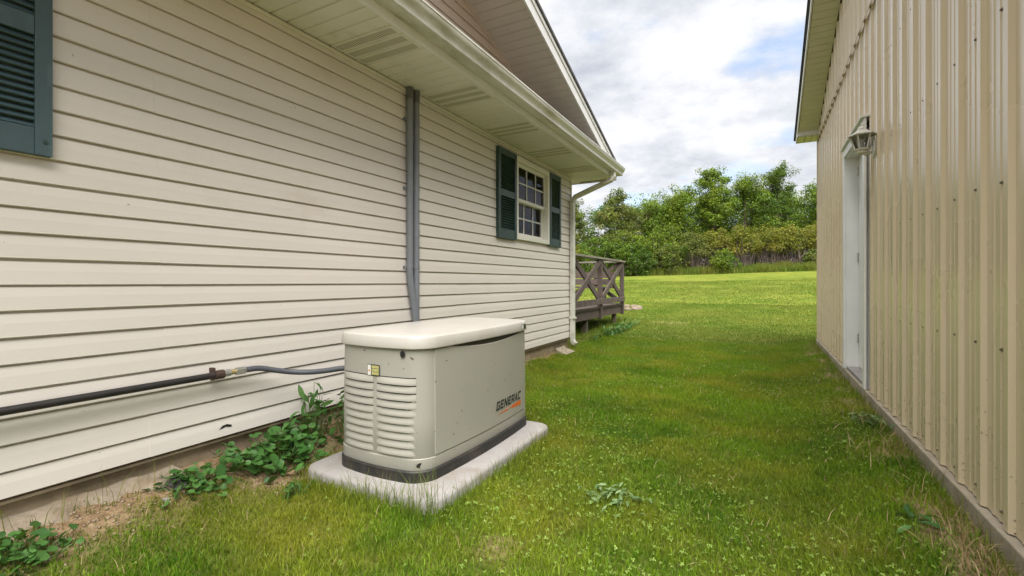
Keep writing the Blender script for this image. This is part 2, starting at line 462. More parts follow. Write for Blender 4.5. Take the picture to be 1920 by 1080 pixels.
def soil_mask(x, y):
    """1 where earth lies bare"""
    x = np.asarray(x, dtype=float); y = np.asarray(y, dtype=float)
    n = fbm(x, y, 4.0, 11, 3)
    a = sstep(-2.12, -2.36, x + 0.55 * (n - 0.5)) * sstep(0.35, 0.75, y + 0.8 * (n - 0.5)) * sstep(2.7, 2.2, y)
    b = sstep(-2.44, -2.50, x + 0.25 * (n - 0.5)) * sstep(6.7, 6.4, y)
    c = sstep(0.52, 0.72, x + 0.7 * (n - 0.5)) * sstep(8.4, 8.0, y) * 0.75
    d = sstep(0.12, 0.03, np.hypot(x + 0.94, (y - 1.60)) + 0.12 * (n - 0.5)) * 0.5
    e = sstep(0.5, 0.1, np.hypot((x + 1.9) / 1.3, (y - 11.6) / 0.7) + 0.3 * (n - 0.5)) * 0.7
    return np.clip(np.maximum.reduce([a, b, c, d, e]), 0, 1)

def graded(lo, hi, fine_lo, fine_hi, step, grow=1.22):
    v = list(np.arange(fine_lo, fine_hi, step))
    s = step; a = fine_lo
    left = []
    while a > lo:
        s *= grow; a -= s; left.append(max(a, lo))
    s = step; b = v[-1]; right = []
    while b < hi:
        s *= grow; b += s; right.append(min(b, hi))
    return np.array(left[::-1] + v + right)

gx = graded(-700, 700, -3.2, 1.2, 0.06)
gy = graded(-300, 1200, -0.5, 9.0, 0.07)
GX, GY = np.meshgrid(gx, gy)
GZ = ground_z(GX, GY)
nx, ny = len(gx), len(gy)
idx = np.arange(nx * ny).reshape(ny, nx)
quads = np.stack([idx[:-1, :-1], idx[:-1, 1:], idx[1:, 1:], idx[1:, :-1]], -1).reshape(-1, 4)

def ground_mat():
    m, t, p = mat_base('lawn_ground')
    a = nd(t, 'ShaderNodeAttribute'); a.attribute_name = 'soil'
    n1 = noise_n(t, 1.3, 5, 0.6); n2 = noise_n(t, 14, 6, 0.65); n3 = noise_n(t, 0.22, 4, 0.6)
    g = ramp(t, n2.outputs['Fac'], [(0.32, (0.062, 0.098, 0.012)), (0.5, (0.110, 0.158, 0.018)), (0.68, (0.165, 0.210, 0.028))]).outputs[0]
    f = ramp(t, n1.outputs['Fac'], [(0.42, (0, 0, 0)), (0.68, (0.8, 0.8, 0.8))]).outputs[0]
    g = mixc(t, f, g, (0.22, 0.225, 0.035))
    f3 = ramp(t, n3.outputs['Fac'], [(0.45, (0, 0, 0)), (0.65, (0.35, 0.35, 0.35))]).outputs[0]
    g = mixc(t, f3, g, (0.25, 0.24, 0.050))
    # under the blades near the buildings the thatch is browner
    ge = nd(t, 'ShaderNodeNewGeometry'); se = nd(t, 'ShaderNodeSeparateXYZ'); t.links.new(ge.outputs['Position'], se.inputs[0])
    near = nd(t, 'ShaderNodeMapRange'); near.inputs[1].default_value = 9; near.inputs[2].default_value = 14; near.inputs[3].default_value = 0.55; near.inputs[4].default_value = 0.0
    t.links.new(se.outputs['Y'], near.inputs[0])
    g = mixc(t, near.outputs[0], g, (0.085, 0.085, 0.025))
    s1 = noise_n(t, 22, 8, 0.7)
    s = ramp(t, s1.outputs['Fac'], [(0.3, (0.16, 0.10, 0.055)), (0.5, (0.30, 0.205, 0.12)), (0.7, (0.44, 0.33, 0.21))]).outputs[0]
    t.links.new(mixc(t, a.outputs['Fac'], g, s), p.inputs['Base Color'])
    p.inputs['Roughness'].default_value = 0.95; p.inputs['Specular IOR Level'].default_value = 0.1
    b = noise_n(t, 30, 6, 0.7); bump(t, p, b.outputs['Fac'], 0.8, 0.03)
    return m
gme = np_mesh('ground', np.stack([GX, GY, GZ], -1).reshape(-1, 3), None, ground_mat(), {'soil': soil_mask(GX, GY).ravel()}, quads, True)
tag(link(bpy.data.objects.new('ground', gme)), kind='structure')

# ------------------------------------------------------------------ house
XW = -2.55            # face of the siding
ZS = 0.221            # bottom of the siding
CRS = 0.1022          # one course
ZF = CAMZ + 1.581     # soffit
YC = 6.67             # far corner
YN = -1.90            # near corner
YE = 7.12             # end of the eaves
XF = -2.0             # fascia
RIDGE_Y = 2.385
def rake_z(y): return 4.262 - 0.332 * abs(y - RIDGE_Y)
house = thing('house', 'low house clad in cream lapped siding with white gutter and dark shutters', 'house', (XW, YC, 0.05))

WY0, WY1, WZ0, WZ1 = 4.835, 5.795, CAMZ + 0.505, CAMZ + 1.48     # window
wall = (MB().box(-2.70, YN, ZS + 0.03, -2.585, WY0, ZF + 0.02).box(-2.70, WY1, ZS + 0.03, -2.585, YC - 0.02, ZF + 0.02)
        .box(-2.70, WY0, ZS + 0.03, -2.585, WY1, WZ0).box(-2.70, WY0, WZ1, -2.585, WY1, ZF + 0.02).build('wall', M['siding'], house))
def siding_profile(z, h, out=0.0):
    x = XW + out
    return [(x - 0.030, z + 0.002), (x - 0.0035, z), (x, z + 0.0035), (x - 0.0005, z + 0.007), (x - 0.004, z + h * 0.55), (x - 0.0095, z + h - 0.0085), (x - 0.022, z + h - 0.0080), (x - 0.022, z + h + 0.012), (x - 0.030, z + h + 0.012)]
seam_e = [YN, 1.17, 4.86, YC]
seam_o = [YN, 0.02, 3.64, YC]
for n in range(24):
    z = ZS + CRS * n
    h = min(CRS, ZF - z - 0.014)
    seams = seam_o if (n // 2) % 2 else seam_e
    jit = 0.03 * ((n // 2 * 7) % 5 - 2) / 2
    spans = [(a + (jit if a not in (YN, YC) else 0), b + (jit if b not in (YN, YC) else 0)) for a, b in zip(seams[:-1], seams[1:])]
    cut = []
    for k, (a, b) in enumerate(spans):
        if 13 <= n <= 21:
            if a < WY0 < b and WY1 < b: cut += [(a, WY0 + 0.02, k), (WY1 - 0.02, b, k)]; continue
            if a < WY0 < b: cut.append((a, WY0 + 0.02, k)); continue
            if a < WY1 < b: cut.append((WY1 - 0.02, b, k)); continue
        cut.append((a, b, k))
    for a, b, k in cut:
        o = 0.0018 * (k % 2)
        sag = rnd.uniform(-0.0012, 0.0012)
        MB().prism(siding_profile(z + sag, h, o), 'Y', a, min(b + (0.018 if o else 0), YC)).build('siding_board', M['siding'], wall)
MB().prism([(XW - 0.03, ZF - 0.032), (XW + 0.012, ZF - 0.032), (XW + 0.012, ZF - 0.02), (XW + 0.004, ZF - 0.018), (XW + 0.004, ZF - 0.004), (XW - 0.03, ZF - 0.004)], 'Y', YN, YC).build('frieze_channel', M['soffit'], house)
MB().box(XW - 0.03, YC - 0.012, ZS - 0.002, XW + 0.006, YC + 0.010, ZF - 0.005).box(XW - 0.10, YC + 0.010, ZS - 0.002, XW + 0.006, YC + 0.022, ZF - 0.005).build('corner_trim', M['siding'], house)
# chewed hole in the lowest board
MB().add([(XW + 0.0012, 1.455, 0.262), (XW + 0.0012, 1.475, 0.280), (XW + 0.0012, 1.50, 0.283), (XW + 0.0012, 1.525, 0.272), (XW + 0.0012, 1.522, 0.263), (XW + 0.0012, 1.49, 0.270)], [(0, 1, 2, 3, 4, 5)]).build('siding_hole', M['void'], house)
MB().box(-2.80, YN + 0.05, -0.5, XW - 0.045, YC - 0.04, ZS + 0.028).build('foundation', M['foundation'], house)
MB().prism([(XW - 0.044, ZS - 0.006), (XW - 0.012, ZS - 0.012), (XW - 0.012, ZS - 0.024), (XW - 0.044, ZS - 0.024)], 'Y', YN, YC - 0.03).build('starter_strip', M['foundation'], house)
# rear and front walls, far gable wall (beyond what the picture shows, closed so the house stands)
for (name, y0, y1) in (('rear_wall', YC - 0.14, YC - 0.02), ('front_wall', YN + 0.02, YN + 0.14)):
    MB().box(-14, y0, ZS, -2.71, y1, ZF).build(name, M['siding'], house)
rb = MB()
for n in range(23):
    z = ZS + CRS * n
    rb.prism([(YC - 0.02, z + CRS), (YC - 0.005, z + CRS), (YC + 0.008, z), (YC - 0.02, z)], 'X', -14, XW - 0.105)
tag(rb.build('rear_siding', M['siding'], house), kind='stuff')
MB().box(-14, YN, -0.5, -13.9, YC, ZF).build('far_wall', M['siding'], house)
MB().box(-14, YC - 0.2, -0.5, -2.81, YC - 0.045, ZS - 0.002).build('rear_foundation', M['foundation'], house)

# eave soffit: panels of three strips, every third one vented
PW = 0.322
soffit_frame = MB().box(XW - 0.02, -2.38, ZF + 0.016, XF - 0.01, YE, ZF + 0.03).build('soffit', M['gap_shade'], house)
def soffit_panel(vent, x0, x1):
    b = MB(); s = PW / 3
    for i in range(3):
        y0 = i * s
        # strip with a V groove on its far side
        e = 0.003 if i == 2 else 0.0
        b.prism([(y0 + 0.007, 0.0), (y0 + s - 0.005 - e, 0.0), (y0 + s - 0.002 - e, 0.0095), (y0 + s - 0.002 - e, 0.0125), (y0 + 0.001, 0.0125), (y0 + 0.001, 0.0095)], 'X', x0, x1)
        if vent:
            b.mi = 1
            L = x1 - x0 - 0.06; k = 26
            for j in range(k):
                xa = x0 + 0.03 + L * j / k
                b.prism([(xa, -0.0005), (xa + L / k * 0.45, -0.0045), (xa + L / k * 0.62, -0.0005)], 'Z', 0, 0) if False else b.add(
                    [(xa, y0 + 0.022, -0.0008), (xa + L / k * 0.62, y0 + 0.022, -0.0008), (xa + L / k * 0.62, y0 + s - 0.022, -0.0008), (xa, y0 + s - 0.022, -0.0008)], [(0, 1, 2, 3)])
            b.mi = 0
            for j in range(k):
                xa = x0 + 0.03 + L * j / k + L / k * 0.62
                b.prism([(xa, 0.0), (xa + L / k * 0.36, 0.0), (xa, -0.0022)], 'Y', y0 + 0.02, y0 + s - 0.02)
    return b.mesh('soffit_panel', [M['soffit'], M['vent']])
mp_plain = soffit_panel(False, XW + 0.004, XF); mp_vent = soffit_panel(True, XW + 0.004, XF)
org = ORG[house]
for k in range(-14, 16):
    y = 2.178 + PW * k
    if y + PW > YE + 0.02: continue
    place('soffit_panel', mp_vent if k % 3 == 0 else mp_plain, soffit_frame, Vector((0, y, ZF)) - org)
# rear soffit
MB().box(-14, YC - 0.02, ZF + 0.004, XW - 0.002, YE - 0.02, ZF + 0.018).build('rear_soffit', M['soffit'], house)
# fascia and gutter
MB().box(XF, -2.40, ZF - 0.006, XF + 0.018, YE, ZF + 0.16).build('fascia', M['trim_white'], house, bevel=0.003)
MB().box(-14, YE, ZF - 0.006, XF + 0.018, YE + 0.02, ZF + 0.16).build('rear_fascia', M['trim_white'], house)
ZG = ZF + 0.052
gp = [(0.0, 0.10), (0.0, 0.0), (0.095, 0.0), (0.099, 0.006), (0.098, 0.018), (0.106, 0.040), (0.124, 0.062), (0.134, 0.075), (0.136, 0.098), (0.141, 0.100), (0.141, 0.112), (0.126, 0.112), (0.126, 0.104), (0.132, 0.100), (0.130, 0.078), (0.120, 0.066), (0.102, 0.044), (0.093, 0.020), (0.094, 0.006), (0.004, 0.004), (0.004, 0.10)]
X0 = XF + 0.0185
g = MB()
g.prism([(X0 + a, ZG + b) for a, b in gp], 'Y', -2.43, YE + 0.0)
gut = g.build('gutter', M['gutter'], house, smooth=35)
cap = [(0.0, 0.10), (0.0, 0.0), (0.095, 0.0), (0.106, 0.040), (0.134, 0.075), (0.141, 0.112)]
MB().prism([(X0 + a, ZG + b) for a, b in cap], 'Y', YE + 0.001, YE + 0.006).build('end_cap', M['gutter'], gut)
# small pent roof over the eave, behind the gutter
MB().prism([(X0 + 0.03, ZF + 0.165), (XW, ZF + 0.36), (XW, ZF + 0.33), (X0 + 0.03, ZF + 0.14)], 'Y', -2.40, YE).build('pent_roof', M['shingle'], house)
# gable wall above
gw = MB().prism([(YN - 0.3, ZF + 0.03), (YE - 0.02, ZF + 0.03), (RIDGE_Y, rake_z(RIDGE_Y) + 0.02)], 'X', -2.70, -2.58).build('gable_wall', M['gable_siding_shaded'], house)
for n in range(1, 22):
    z = ZF + 0.06 + CRS * n
    if z > rake_z(RIDGE_Y) - 0.03: break
    dy0 = (4.262 - z) / 0.332; dy1 = max((4.262 - z - CRS) / 0.332, 0.001)
    pr = siding_profile(z, CRS)
    ya = [RIDGE_Y + (4.262 - p[1]) / 0.332 for p in pr]; yb = [RIDGE_Y - (4.262 - p[1]) / 0.332 for p in pr]
    m_ = len(pr)
    b = MB().add([(p[0], max(y, RIDGE_Y), p[1]) for p, y in zip(pr, ya)] + [(p[0], min(y, RIDGE_Y), p[1]) for p, y in zip(pr, yb)],
        [tuple(range(m_)), tuple(range(m_, 2 * m_))[::-1]] + [(i, (i + 1) % m_, m_ + (i + 1) % m_, m_ + i) for i in range(m_)])
    b.build('siding_board', M['gable_siding_shaded'], gw)
# rake soffit panels on both slopes
SL = math.hypot(1, 0.332)
rs = MB()
rs.add([(XW - 0.02, YE, rake_z(YE) + 0.02), (XF - 0.005, YE, rake_z(YE) + 0.02), (XF - 0.005, RIDGE_Y, rake_z(RIDGE_Y) + 0.02), (XW - 0.02, RIDGE_Y, rake_z(RIDGE_Y) + 0.02),
        (XW - 0.02, -2.35, rake_z(-2.35) + 0.02), (XF - 0.005, -2.35, rake_z(-2.35) + 0.02)], [(0, 1, 2, 3), (3, 2, 5, 4)])
rsf = rs.build('rake_soffit', M['gap_shade'], house)
s = PW / 3
pb = MB()
for i in range(3):
    y0 = i * s
    pb.prism([(y0 + 0.007, 0.0), (y0 + s - 0.005, 0.0), (y0 + s - 0.002, 0.009), (y0 + s - 0.002, 0.012), (y0 + 0.001, 0.012), (y0 + 0.001, 0.009)], 'X', XW + 0.004, XF - 0.002)
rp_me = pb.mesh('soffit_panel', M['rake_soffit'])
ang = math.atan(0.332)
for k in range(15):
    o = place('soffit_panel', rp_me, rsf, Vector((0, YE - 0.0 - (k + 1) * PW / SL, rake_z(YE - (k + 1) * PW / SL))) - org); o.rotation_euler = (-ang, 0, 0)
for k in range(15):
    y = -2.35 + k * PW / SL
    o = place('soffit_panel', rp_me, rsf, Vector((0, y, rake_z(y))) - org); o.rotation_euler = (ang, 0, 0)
# channel where soffit meets gable wall, rake board, roof
for nm, mat_, x0, x1, a, b in (('rake_channel', 'gable_siding_shaded', XW - 0.01, XW + 0.022, -0.022, 0.0), ('rake_board', 'trim_white', XF - 0.001, XF + 0.018, -0.012, 0.150), ('drip_edge', 'trim_white', XF + 0.0185, XF + 0.030, 0.105, 0.152)):
    q = MB()
    for y0, y1 in ((YE + 0.02, RIDGE_Y), (-2.37, RIDGE_Y)):
        q.add([(x, y, rake_z(y) + d) for y in (y0, y1) for x in (x0, x1) for d in (a, b)], [(0, 1, 3, 2), (4, 6, 7, 5), (0, 2, 6, 4), (1, 5, 7, 3), (0, 4, 5, 1), (2, 3, 7, 6)])
    q.build(nm, M[mat_], house)
q = MB()
for y0, y1 in ((YE + 0.05, RIDGE_Y), (-2.40, RIDGE_Y)):
    q.add([(x, y, rake_z(y) + d) for y in (y0, y1) for x in (-14.2, XF + 0.045) for d in (0.156, 0.19)], [(0, 1, 3, 2), (4, 6, 7, 5), (0, 2, 6, 4), (1, 5, 7, 3), (0, 4, 5, 1), (2, 3, 7, 6)])
q.build('roof', M['shingle'], house)
for y0, y1 in ((YE, RIDGE_Y + 0.001), (-2.37, RIDGE_Y - 0.001)):
    MB().add([(x, y, rake_z(y) + 0.155) for x, y in ((XF, y0), (XF, y1), (-14.1, y1), (-14.1, y0))], [(0, 1, 2, 3)]).build('roof_deck', M['interior'], house)

# downspout at the far corner
ds = MB()
R = 0.052
ds.tube([(XF + 0.07, 6.78, ZG + 0.01), (XF + 0.07, 6.78, ZG - 0.07), (XF + 0.045, 6.775, ZG - 0.12), (-2.28, 6.70, ZF - 0.21), (-2.47, 6.64, ZF - 0.30), (XW + 0.042, 6.625, ZF - 0.36), (XW + 0.042, 6.625, 0.19), (XW + 0.055, 6.622, 0.15), (XW + 0.10, 6.61, 0.12)], R, 4, True, math.pi / 4, 0.8)
dso = ds.build('downspout', M['gutter'], house, bevel=0.006)
for z in (2.25, 0.5):
    MB().box(XW + 0.0, 6.575, z, XW + 0.088, 6.675, z + 0.025).build('strap', M['gutter'], dso)

# window: frame, two sashes, six panes each, grille bars, dark room with a curtain
FX = XW + 0.028
win = (MB().box(XW - 0.10, WY0, WZ1 - 0.055, FX, WY1, WZ1).box(XW - 0.10, WY0, WZ0, FX, WY1, WZ0 + 0.05)
       .box(XW - 0.10, WY0, WZ0 + 0.05, FX, WY0 + 0.05, WZ1 - 0.055).box(XW - 0.10, WY1 - 0.05, WZ0 + 0.05, FX, WY1, WZ1 - 0.055).build('window', M['window_white'], house, bevel=0.004))
zm = (WZ0 + WZ1) / 2 - 0.01
def sash(x0, x1, za, zb):
    t_ = 0.042; ya, yb = WY0 + 0.051, WY1 - 0.051
    (MB().box(x0, ya, za, x1, yb, za + t_).box(x0, ya, zb - t_, x1, yb, zb).box(x0, ya, za + t_, x1, ya + t_, zb - t_).box(x0, yb - t_, za + t_, x1, yb, zb - t_)
     .build('sash', M['window_white'], win, bevel=0.003))
    iy0, iy1, iz0, iz1 = ya + t_, yb - t_, za + t_, zb - t_
    xm = (x0 + x1) / 2
    pw = (iy1 - iy0) / 3; ph = (iz1 - iz0) / 2
    gb = MB()
    for i in (1, 2): gb.box(xm + 0.003, iy0 + i * pw - 0.009, iz0, xm + 0.012, iy0 + i * pw + 0.009, iz1)
    for i in range(3): gb.box(xm + 0.003, iy0 + i * pw + (0.009 if i else 0), iz0 + ph - 0.009, xm + 0.012, iy0 + (i + 1) * pw - (0.009 if i < 2 else 0), iz0 + ph + 0.009)
    gb.build('grille', M['muntin'], win)
    for i in range(3):
        for j in range(2):
            MB().box(xm - 0.002, iy0 + i * pw, iz0 + j * ph, xm + 0.002, iy0 + (i + 1) * pw - 0.0005, iz0 + (j + 1) * ph - 0.0005).build('pane', M['glass'], win)
sash(XW - 0.045, XW - 0.010, zm - 0.02, WZ1 - 0.056)
sash(XW - 0.085, XW - 0.050, WZ0 + 0.051, zm + 0.02)
room = MB()
rx0, ry0, ry1, rz0, rz1 = -4.2, WY0 - 0.8, WY1 + 0.8, WZ0 - 0.7, WZ1 + 0.2
room.box(rx0 - 0.02, ry0, rz0, rx0, ry1, rz1).box(rx0, ry0 - 0.02, rz0, -2.71, ry0, rz1).box(rx0, ry1, rz0, -2.71, ry1 + 0.02, rz1).box(rx0, ry0, rz0 - 0.02, -2.71, ry1, rz0).box(rx0, ry0, rz1, -2.71, ry1, rz1 + 0.02)
room.build('room', M['interior'], win)
cb = MB()
n_ = 40
for i in range(n_):
    y0 = WY0 + 0.02 + (WY1 - WY0 - 0.04) * i / n_; y1 = WY0 + 0.02 + (WY1 - WY0 - 0.04) * (i + 1) / n_
    xa = XW - 0.19 + 0.012 * math.sin(i * 1.3); xb = XW - 0.19 + 0.012 * math.sin((i + 1) * 1.3)
    zt = zm + 0.27 + 0.01 * math.sin(i)
    cb.add([(xa, y0, zm - 0.02), (xb, y1, zm - 0.02), (xb, y1, zt), (xa, y0, zt)], [(0, 1, 2, 3)])
cb.build('curtain', M['curtain'], win)

# shutters
def shutter(y0, y1, z0, z1, mat_, nm='shutter'):
    x0, x1 = XW - 0.002, XW + 0.034
    st = 0.052
    rails = [(z0, z0 + 0.105), ((z0 + z1) / 2 - 0.03, (z0 + z1) / 2 + 0.045), (z1 - 0.07, z1)]
    b = MB().box(x0, y0, z0, x1, y0 + st, z1).box(x0, y1 - st, z0, x1, y1, z1)
    for a, c in rails: b.box(x0, y0 + st + 0.0002, a, x1 - 0.003, y1 - st - 0.0002, c)
    b.box(x0, y0 + st, z0 + 0.02, x0 + 0.004, y1 - st, z1 - 0.02)
    sh = b.build(nm, mat_, house, bevel=0.003)
    sm = MB().add([(0.006, 0, 0.024), (0.010, 0, 0.026), (0.031, 0, 0.004), (0.027, 0, 0.0)] + [(0.006, 1, 0.024), (0.010, 1, 0.026), (0.031, 1, 0.004), (0.027, 1, 0.0)],
                  [(0, 1, 2, 3), (7, 6, 5, 4), (0, 4, 5, 1), (1, 5, 6, 2), (2, 6, 7, 3), (3, 7, 4, 0)])
    for v in range(len(sm.v)): sm.v[v] = (sm.v[v][0], sm.v[v][1] * (y1 - y0 - 2 * st), sm.v[v][2])
    me = sm.mesh('slat', mat_)
    for (a, c) in ((rails[0][1], rails[1][0]), (rails[1][1], rails[2][0])):
        k = int((c - a) / 0.0265)
        for i in range(k):
            place('slat', me, sh, Vector((x0, y0 + st, a + (c - a) * i / k)) - org)
    for z in (z0 + 0.055, z1 - 0.055):
        MB().tube([(x1 - 0.002, y1 - 0.022, z), (x1 + 0.004, y1 - 0.022, z)], 0.008, 8).build('screw_cap', M['shutter_dark'], sh)
    return sh
shutter(4.40, WY0 - 0.004, CAMZ + 0.488, CAMZ + 1.487, M['shutter_dark'])
shutter(WY1 + 0.004, 6.19, CAMZ + 0.488, CAMZ + 1.487, M['shutter_dark'])
tag(shutter(0.35, 0.785, CAMZ + 0.503, CAMZ + 1.502, M['shutter']), 'faded blue-green shutter nearest the camera')

# ------------------------------------------------------------------ conduits on the house wall
def conduit(label, y, bend):
    c = thing('conduit', label, 'conduit', (XW + 0.03, y, 0.3), 'grey conduits up the house wall')
    x = XW + 0.034
    path = [(x, y, ZF - 0.004), (x, y, 1.12)]
    if bend: path += [(x, y + 0.008, 1.05), (x + 0.004, y + 0.045, 0.86), (x + 0.01, y + 0.07, 0.72), (x + 0.01, y + 0.078, 0.35)]
    else: path += [(x, y, 0.35)]
    MB().tube(path, 0.0265, 14).build('pipe', M['conduit'], c, smooth=40)
    MB().tube([(x, y, ZF - 0.10), (x, y, ZF - 0.003)], 0.030, 14).build('fitting', M['conduit_dark'], c, smooth=40)
    for z in (2.36, 1.80, 1.16):
        MB().tube([(x, y, z), (x, y, z + 0.022)], 0.0295, 14).box(XW - 0.008, y - 0.045, z, XW + 0.010, y - 0.026, z + 0.022).build('strap', M['conduit'], c, smooth=40)
    for z in ((2.18,) if bend else (1.42,)):
        MB().tube([(x, y, z), (x, y, z + 0.06)], 0.0292, 14).build('coupling', M['conduit'], c, smooth=40)
conduit('left of two grey conduits up the siding, bent aside above the generator', 2.947, True)
conduit('straight right one of two grey conduits running up the siding to the eave', 3.028, False)

# ------------------------------------------------------------------ gas pipe and hose
PZ = CAMZ - 0.483
gpipe = thing('gas_pipe', 'rusty black iron gas pipe running level along the cream siding', 'pipe', (XW + 0.05, 1.45, 0.1))
MB().tube([(XW + 0.05, -1.7, PZ), (XW + 0.05, 1.44, PZ)], 0.0168, 14).build('pipe', M['iron_pipe'], gpipe, smooth=40)
MB().tube([(XW + 0.05, 1.415, PZ), (XW + 0.05, 1.45, PZ)], 0.024, 10).build('coupling', M['rust'], gpipe, smooth=30)
MB().box(XW - 0.01, 1.408, PZ - 0.028, XW + 0.03, 1.422, PZ + 0.034).tube([(XW + 0.05, 1.405, PZ), (XW + 0.05, 1.425, PZ)], 0.021, 12).build('bracket', M['rust'], gpipe)
MB().tube([(XW + 0.05, 1.45, PZ), (XW + 0.05, 1.485, PZ + 0.001)], 0.019, 8).build('union_nut', M['steel'], gpipe, smooth=20)
MB().tube([(XW + 0.05, 1.485, PZ + 0.001), (XW + 0.052, 1.513, PZ + 0.002)], 0.014, 10).build('nipple', M['brass'], gpipe, smooth=40)
hose = thing('gas_hose', 'grey flexible gas hose wavering from the pipe end to the generator', 'hose', (XW + 0.05, 1.52, 0.1))
MB().tube([(XW + 0.052, 1.513, PZ + 0.002), (XW + 0.055, 1.565, PZ + 0.002)], 0.020, 6).build('end_nut', M['steel'], hose, smooth=20)
hp = [(XW + 0.055, 1.56, PZ + 0.002), (XW + 0.065, 1.64, PZ + 0.0), (XW + 0.09, 1.72, PZ - 0.022), (XW + 0.13, 1.80, PZ - 0.042), (XW + 0.20, 1.87, PZ - 0.048), (XW + 0.28, 1.92, PZ - 0.040), (XW + 0.36, 1.97, PZ - 0.028), (XW + 0.44, 2.01, PZ - 0.032), (XW + 0.56, 2.06, PZ - 0.05)]
def smooth_path(p, k=5):
    P = [Vector(p[0])] + [Vector(q) for q in p] + [Vector(p[-1])]
    out = []
    for i in range(1, len(P) - 2):
        for j in range(k):
            t = j / k
            a, b, c, d = P[i-1], P[i], P[i+1], P[i+2]
            out.append(0.5 * ((2 * b) + (c - a) * t + (2*a - 5*b + 4*c - d) * t*t + (3*b - a - 3*c + d) * t**3))
    out.append(P[-2])
    return out
MB().tube(smooth_path(hp), 0.0155, 12).build('hose', M['hose'], hose, smooth=50)

# ------------------------------------------------------------------ concrete pad and generator
PADZ = 0.07
def rrect(x0, y0, x1, y1, r, z, k=6):
    pts = []
    for cx, cy, a0 in ((x1 - r, y1 - r, 0), (x0 + r, y1 - r, 90), (x0 + r, y0 + r, 180), (x1 - r, y0 + r, 270)):
        for i in range(k + 1):
            a = math.radians(a0 + 90 * i / k)
            pts.append((cx + r * math.cos(a), cy + r * math.sin(a), z))
    return pts
px0, py0, px1, py1 = -2.165, 1.655, -1.275, 2.985
pad = MB().loft([rrect(px0, py0, px1, py1, 0.10, -0.06), rrect(px0, py0, px1, py1, 0.10, PADZ - 0.02), rrect(px0 + 0.006, py0 + 0.006, px1 - 0.006, py1 - 0.006, 0.095, PADZ - 0.006), rrect(px0 + 0.02, py0 + 0.02, px1 - 0.02, py1 - 0.02, 0.085, PADZ)])
tag(pad.build('concrete_pad', M['pad'], None, smooth=50), 'grey concrete pad with rounded corners under the generator', 'concrete pad')

GC = (-1.735, 2.365)
GA, GB, GRAD = 0.292, 0.575, 0.085
def plan_pt(x, y, a, b):
    return (x * (1 + (0.03 / GA) * (1 - min(1, (y / b) ** 2))), y * (1 + (0.035 / GB) * (1 - min(1, (x / a) ** 2))))
def plan(off, z, k=8, m=10):
    a, b, r = GA + off, GB + off, max(GRAD + off, 0.01)
    pts = []
    base = rrect(-a, -b, a, b, r, 0, k)
    out = []
    n = len(base)
    for i in range(n):
        p = base[i]; q = base[(i + 1) % n]
        kk = m if i % (k + 1) == k else 1      # the four straight runs
        for j in range(kk):
            t = j / kk
            out.append((p[0] + (q[0] - p[0]) * t, p[1] + (q[1] - p[1]) * t))
    for x, y in out:
        X, Y = plan_pt(x, y, a, b)
        pts.append((GC[0] + X, GC[1] + Y, PADZ + z))
    return pts
gen = thing('generator', 'beige standby generator with louvered end and pale lid on a concrete pad', 'generator', (GC[0], GC[1], PADZ))
MB().loft([plan(0.010, 0.0), plan(0.010, 0.050), plan(0.004, 0.056)]).build('base_skirt', M['black'], gen, smooth=40)
MB().loft([plan(0.002, 0.0565), plan(0.004, 0.060), plan(0.003, 0.111), plan(-0.002, 0.115)]).build('base_band', M['gen'], gen, smooth=35)
MB().loft([plan(-0.001, 0.1152), plan(0.001, 0.119), plan(0.001, 0.30), plan(-0.002, 0.50), plan(-0.004, 0.660)]).build('housing', M['gen'], gen, smooth=35)
MB().loft([plan(-0.006, 0.650), plan(0.006, 0.651), plan(0.012, 0.654), plan(0.013, 0.660), plan(0.007, 0.702), plan(0.004, 0.709), plan(-0.004, 0.7145), plan(-0.016, 0.7170), plan(-0.06, 0.7205), plan(-0.15, 0.7275), plan(-0.25, 0.730)]).build('lid', M['gen_lid'], gen, smooth=32)
def side_x(y, off=0.0):
    """outer long face of the housing at world y"""
    yy = y - GC[1]
    x = GA + off
    d = abs(yy) - (GB - GRAD)
    if d > 0: x = GA - GRAD + math.sqrt(max(GRAD ** 2 - d * d, 0)) + off
    return GC[0] + plan_pt(x, yy, GA, GB)[0]
def end_y(x, off=0.0):
    """end face towards the camera at world x"""
    xx = x - GC[0]
    y = GB + off
    d = abs(xx) - (GA - GRAD)
    if d > 0: y = GB - GRAD + math.sqrt(max(GRAD ** 2 - d * d, 0)) + off
    return GC[1] - plan_pt(xx, y, GA, GB)[1]
# side door panel with a scooped top edge over a dark strip painted as the grip's shadow
db = MB(); N = 44; ya, yb = 1.868, 2.862
cols = []
for i in range(N + 1):
    y = ya + (yb - ya) * i / N
    t = (y - 2.00) / (2.80 - 2.00)
    sag = 0.0
    if 0 < t < 1: sag = 0.027 * min(1, (math.sin(math.pi * t)) ** 0.75)
    zt = 0.6485 - sag
    xo = side_x(y, 0.006); xi = side_x(y, -0.002)
    lean = -0.004 * 1
    cols.append([(xi, y, PADZ + 0.122), (xo, y, PADZ + 0.122), (xo, y, PADZ + 0.40), (xo + lean, y, PADZ + zt - 0.004), (xo + lean - 0.003, y, PADZ + zt), (xi - 0.003, y, PADZ + zt)])
vs = [p for c in cols for p in c]; fs = []
for i in range(N):
    for k in range(6):
        k2 = (k + 1) % 6
        fs.append((i*6+k, (i+1)*6+k, (i+1)*6+k2, i*6+k2))
fs += [(0, 1, 2, 3, 4, 5), tuple(N * 6 + k for k in (5, 4, 3, 2, 1, 0))]
gdoor = db.add(vs, fs).build('side_door', M['gen'], gen, smooth=35)
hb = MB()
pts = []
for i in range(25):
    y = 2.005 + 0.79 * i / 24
    pts.append((side_x(y, -0.001), y))
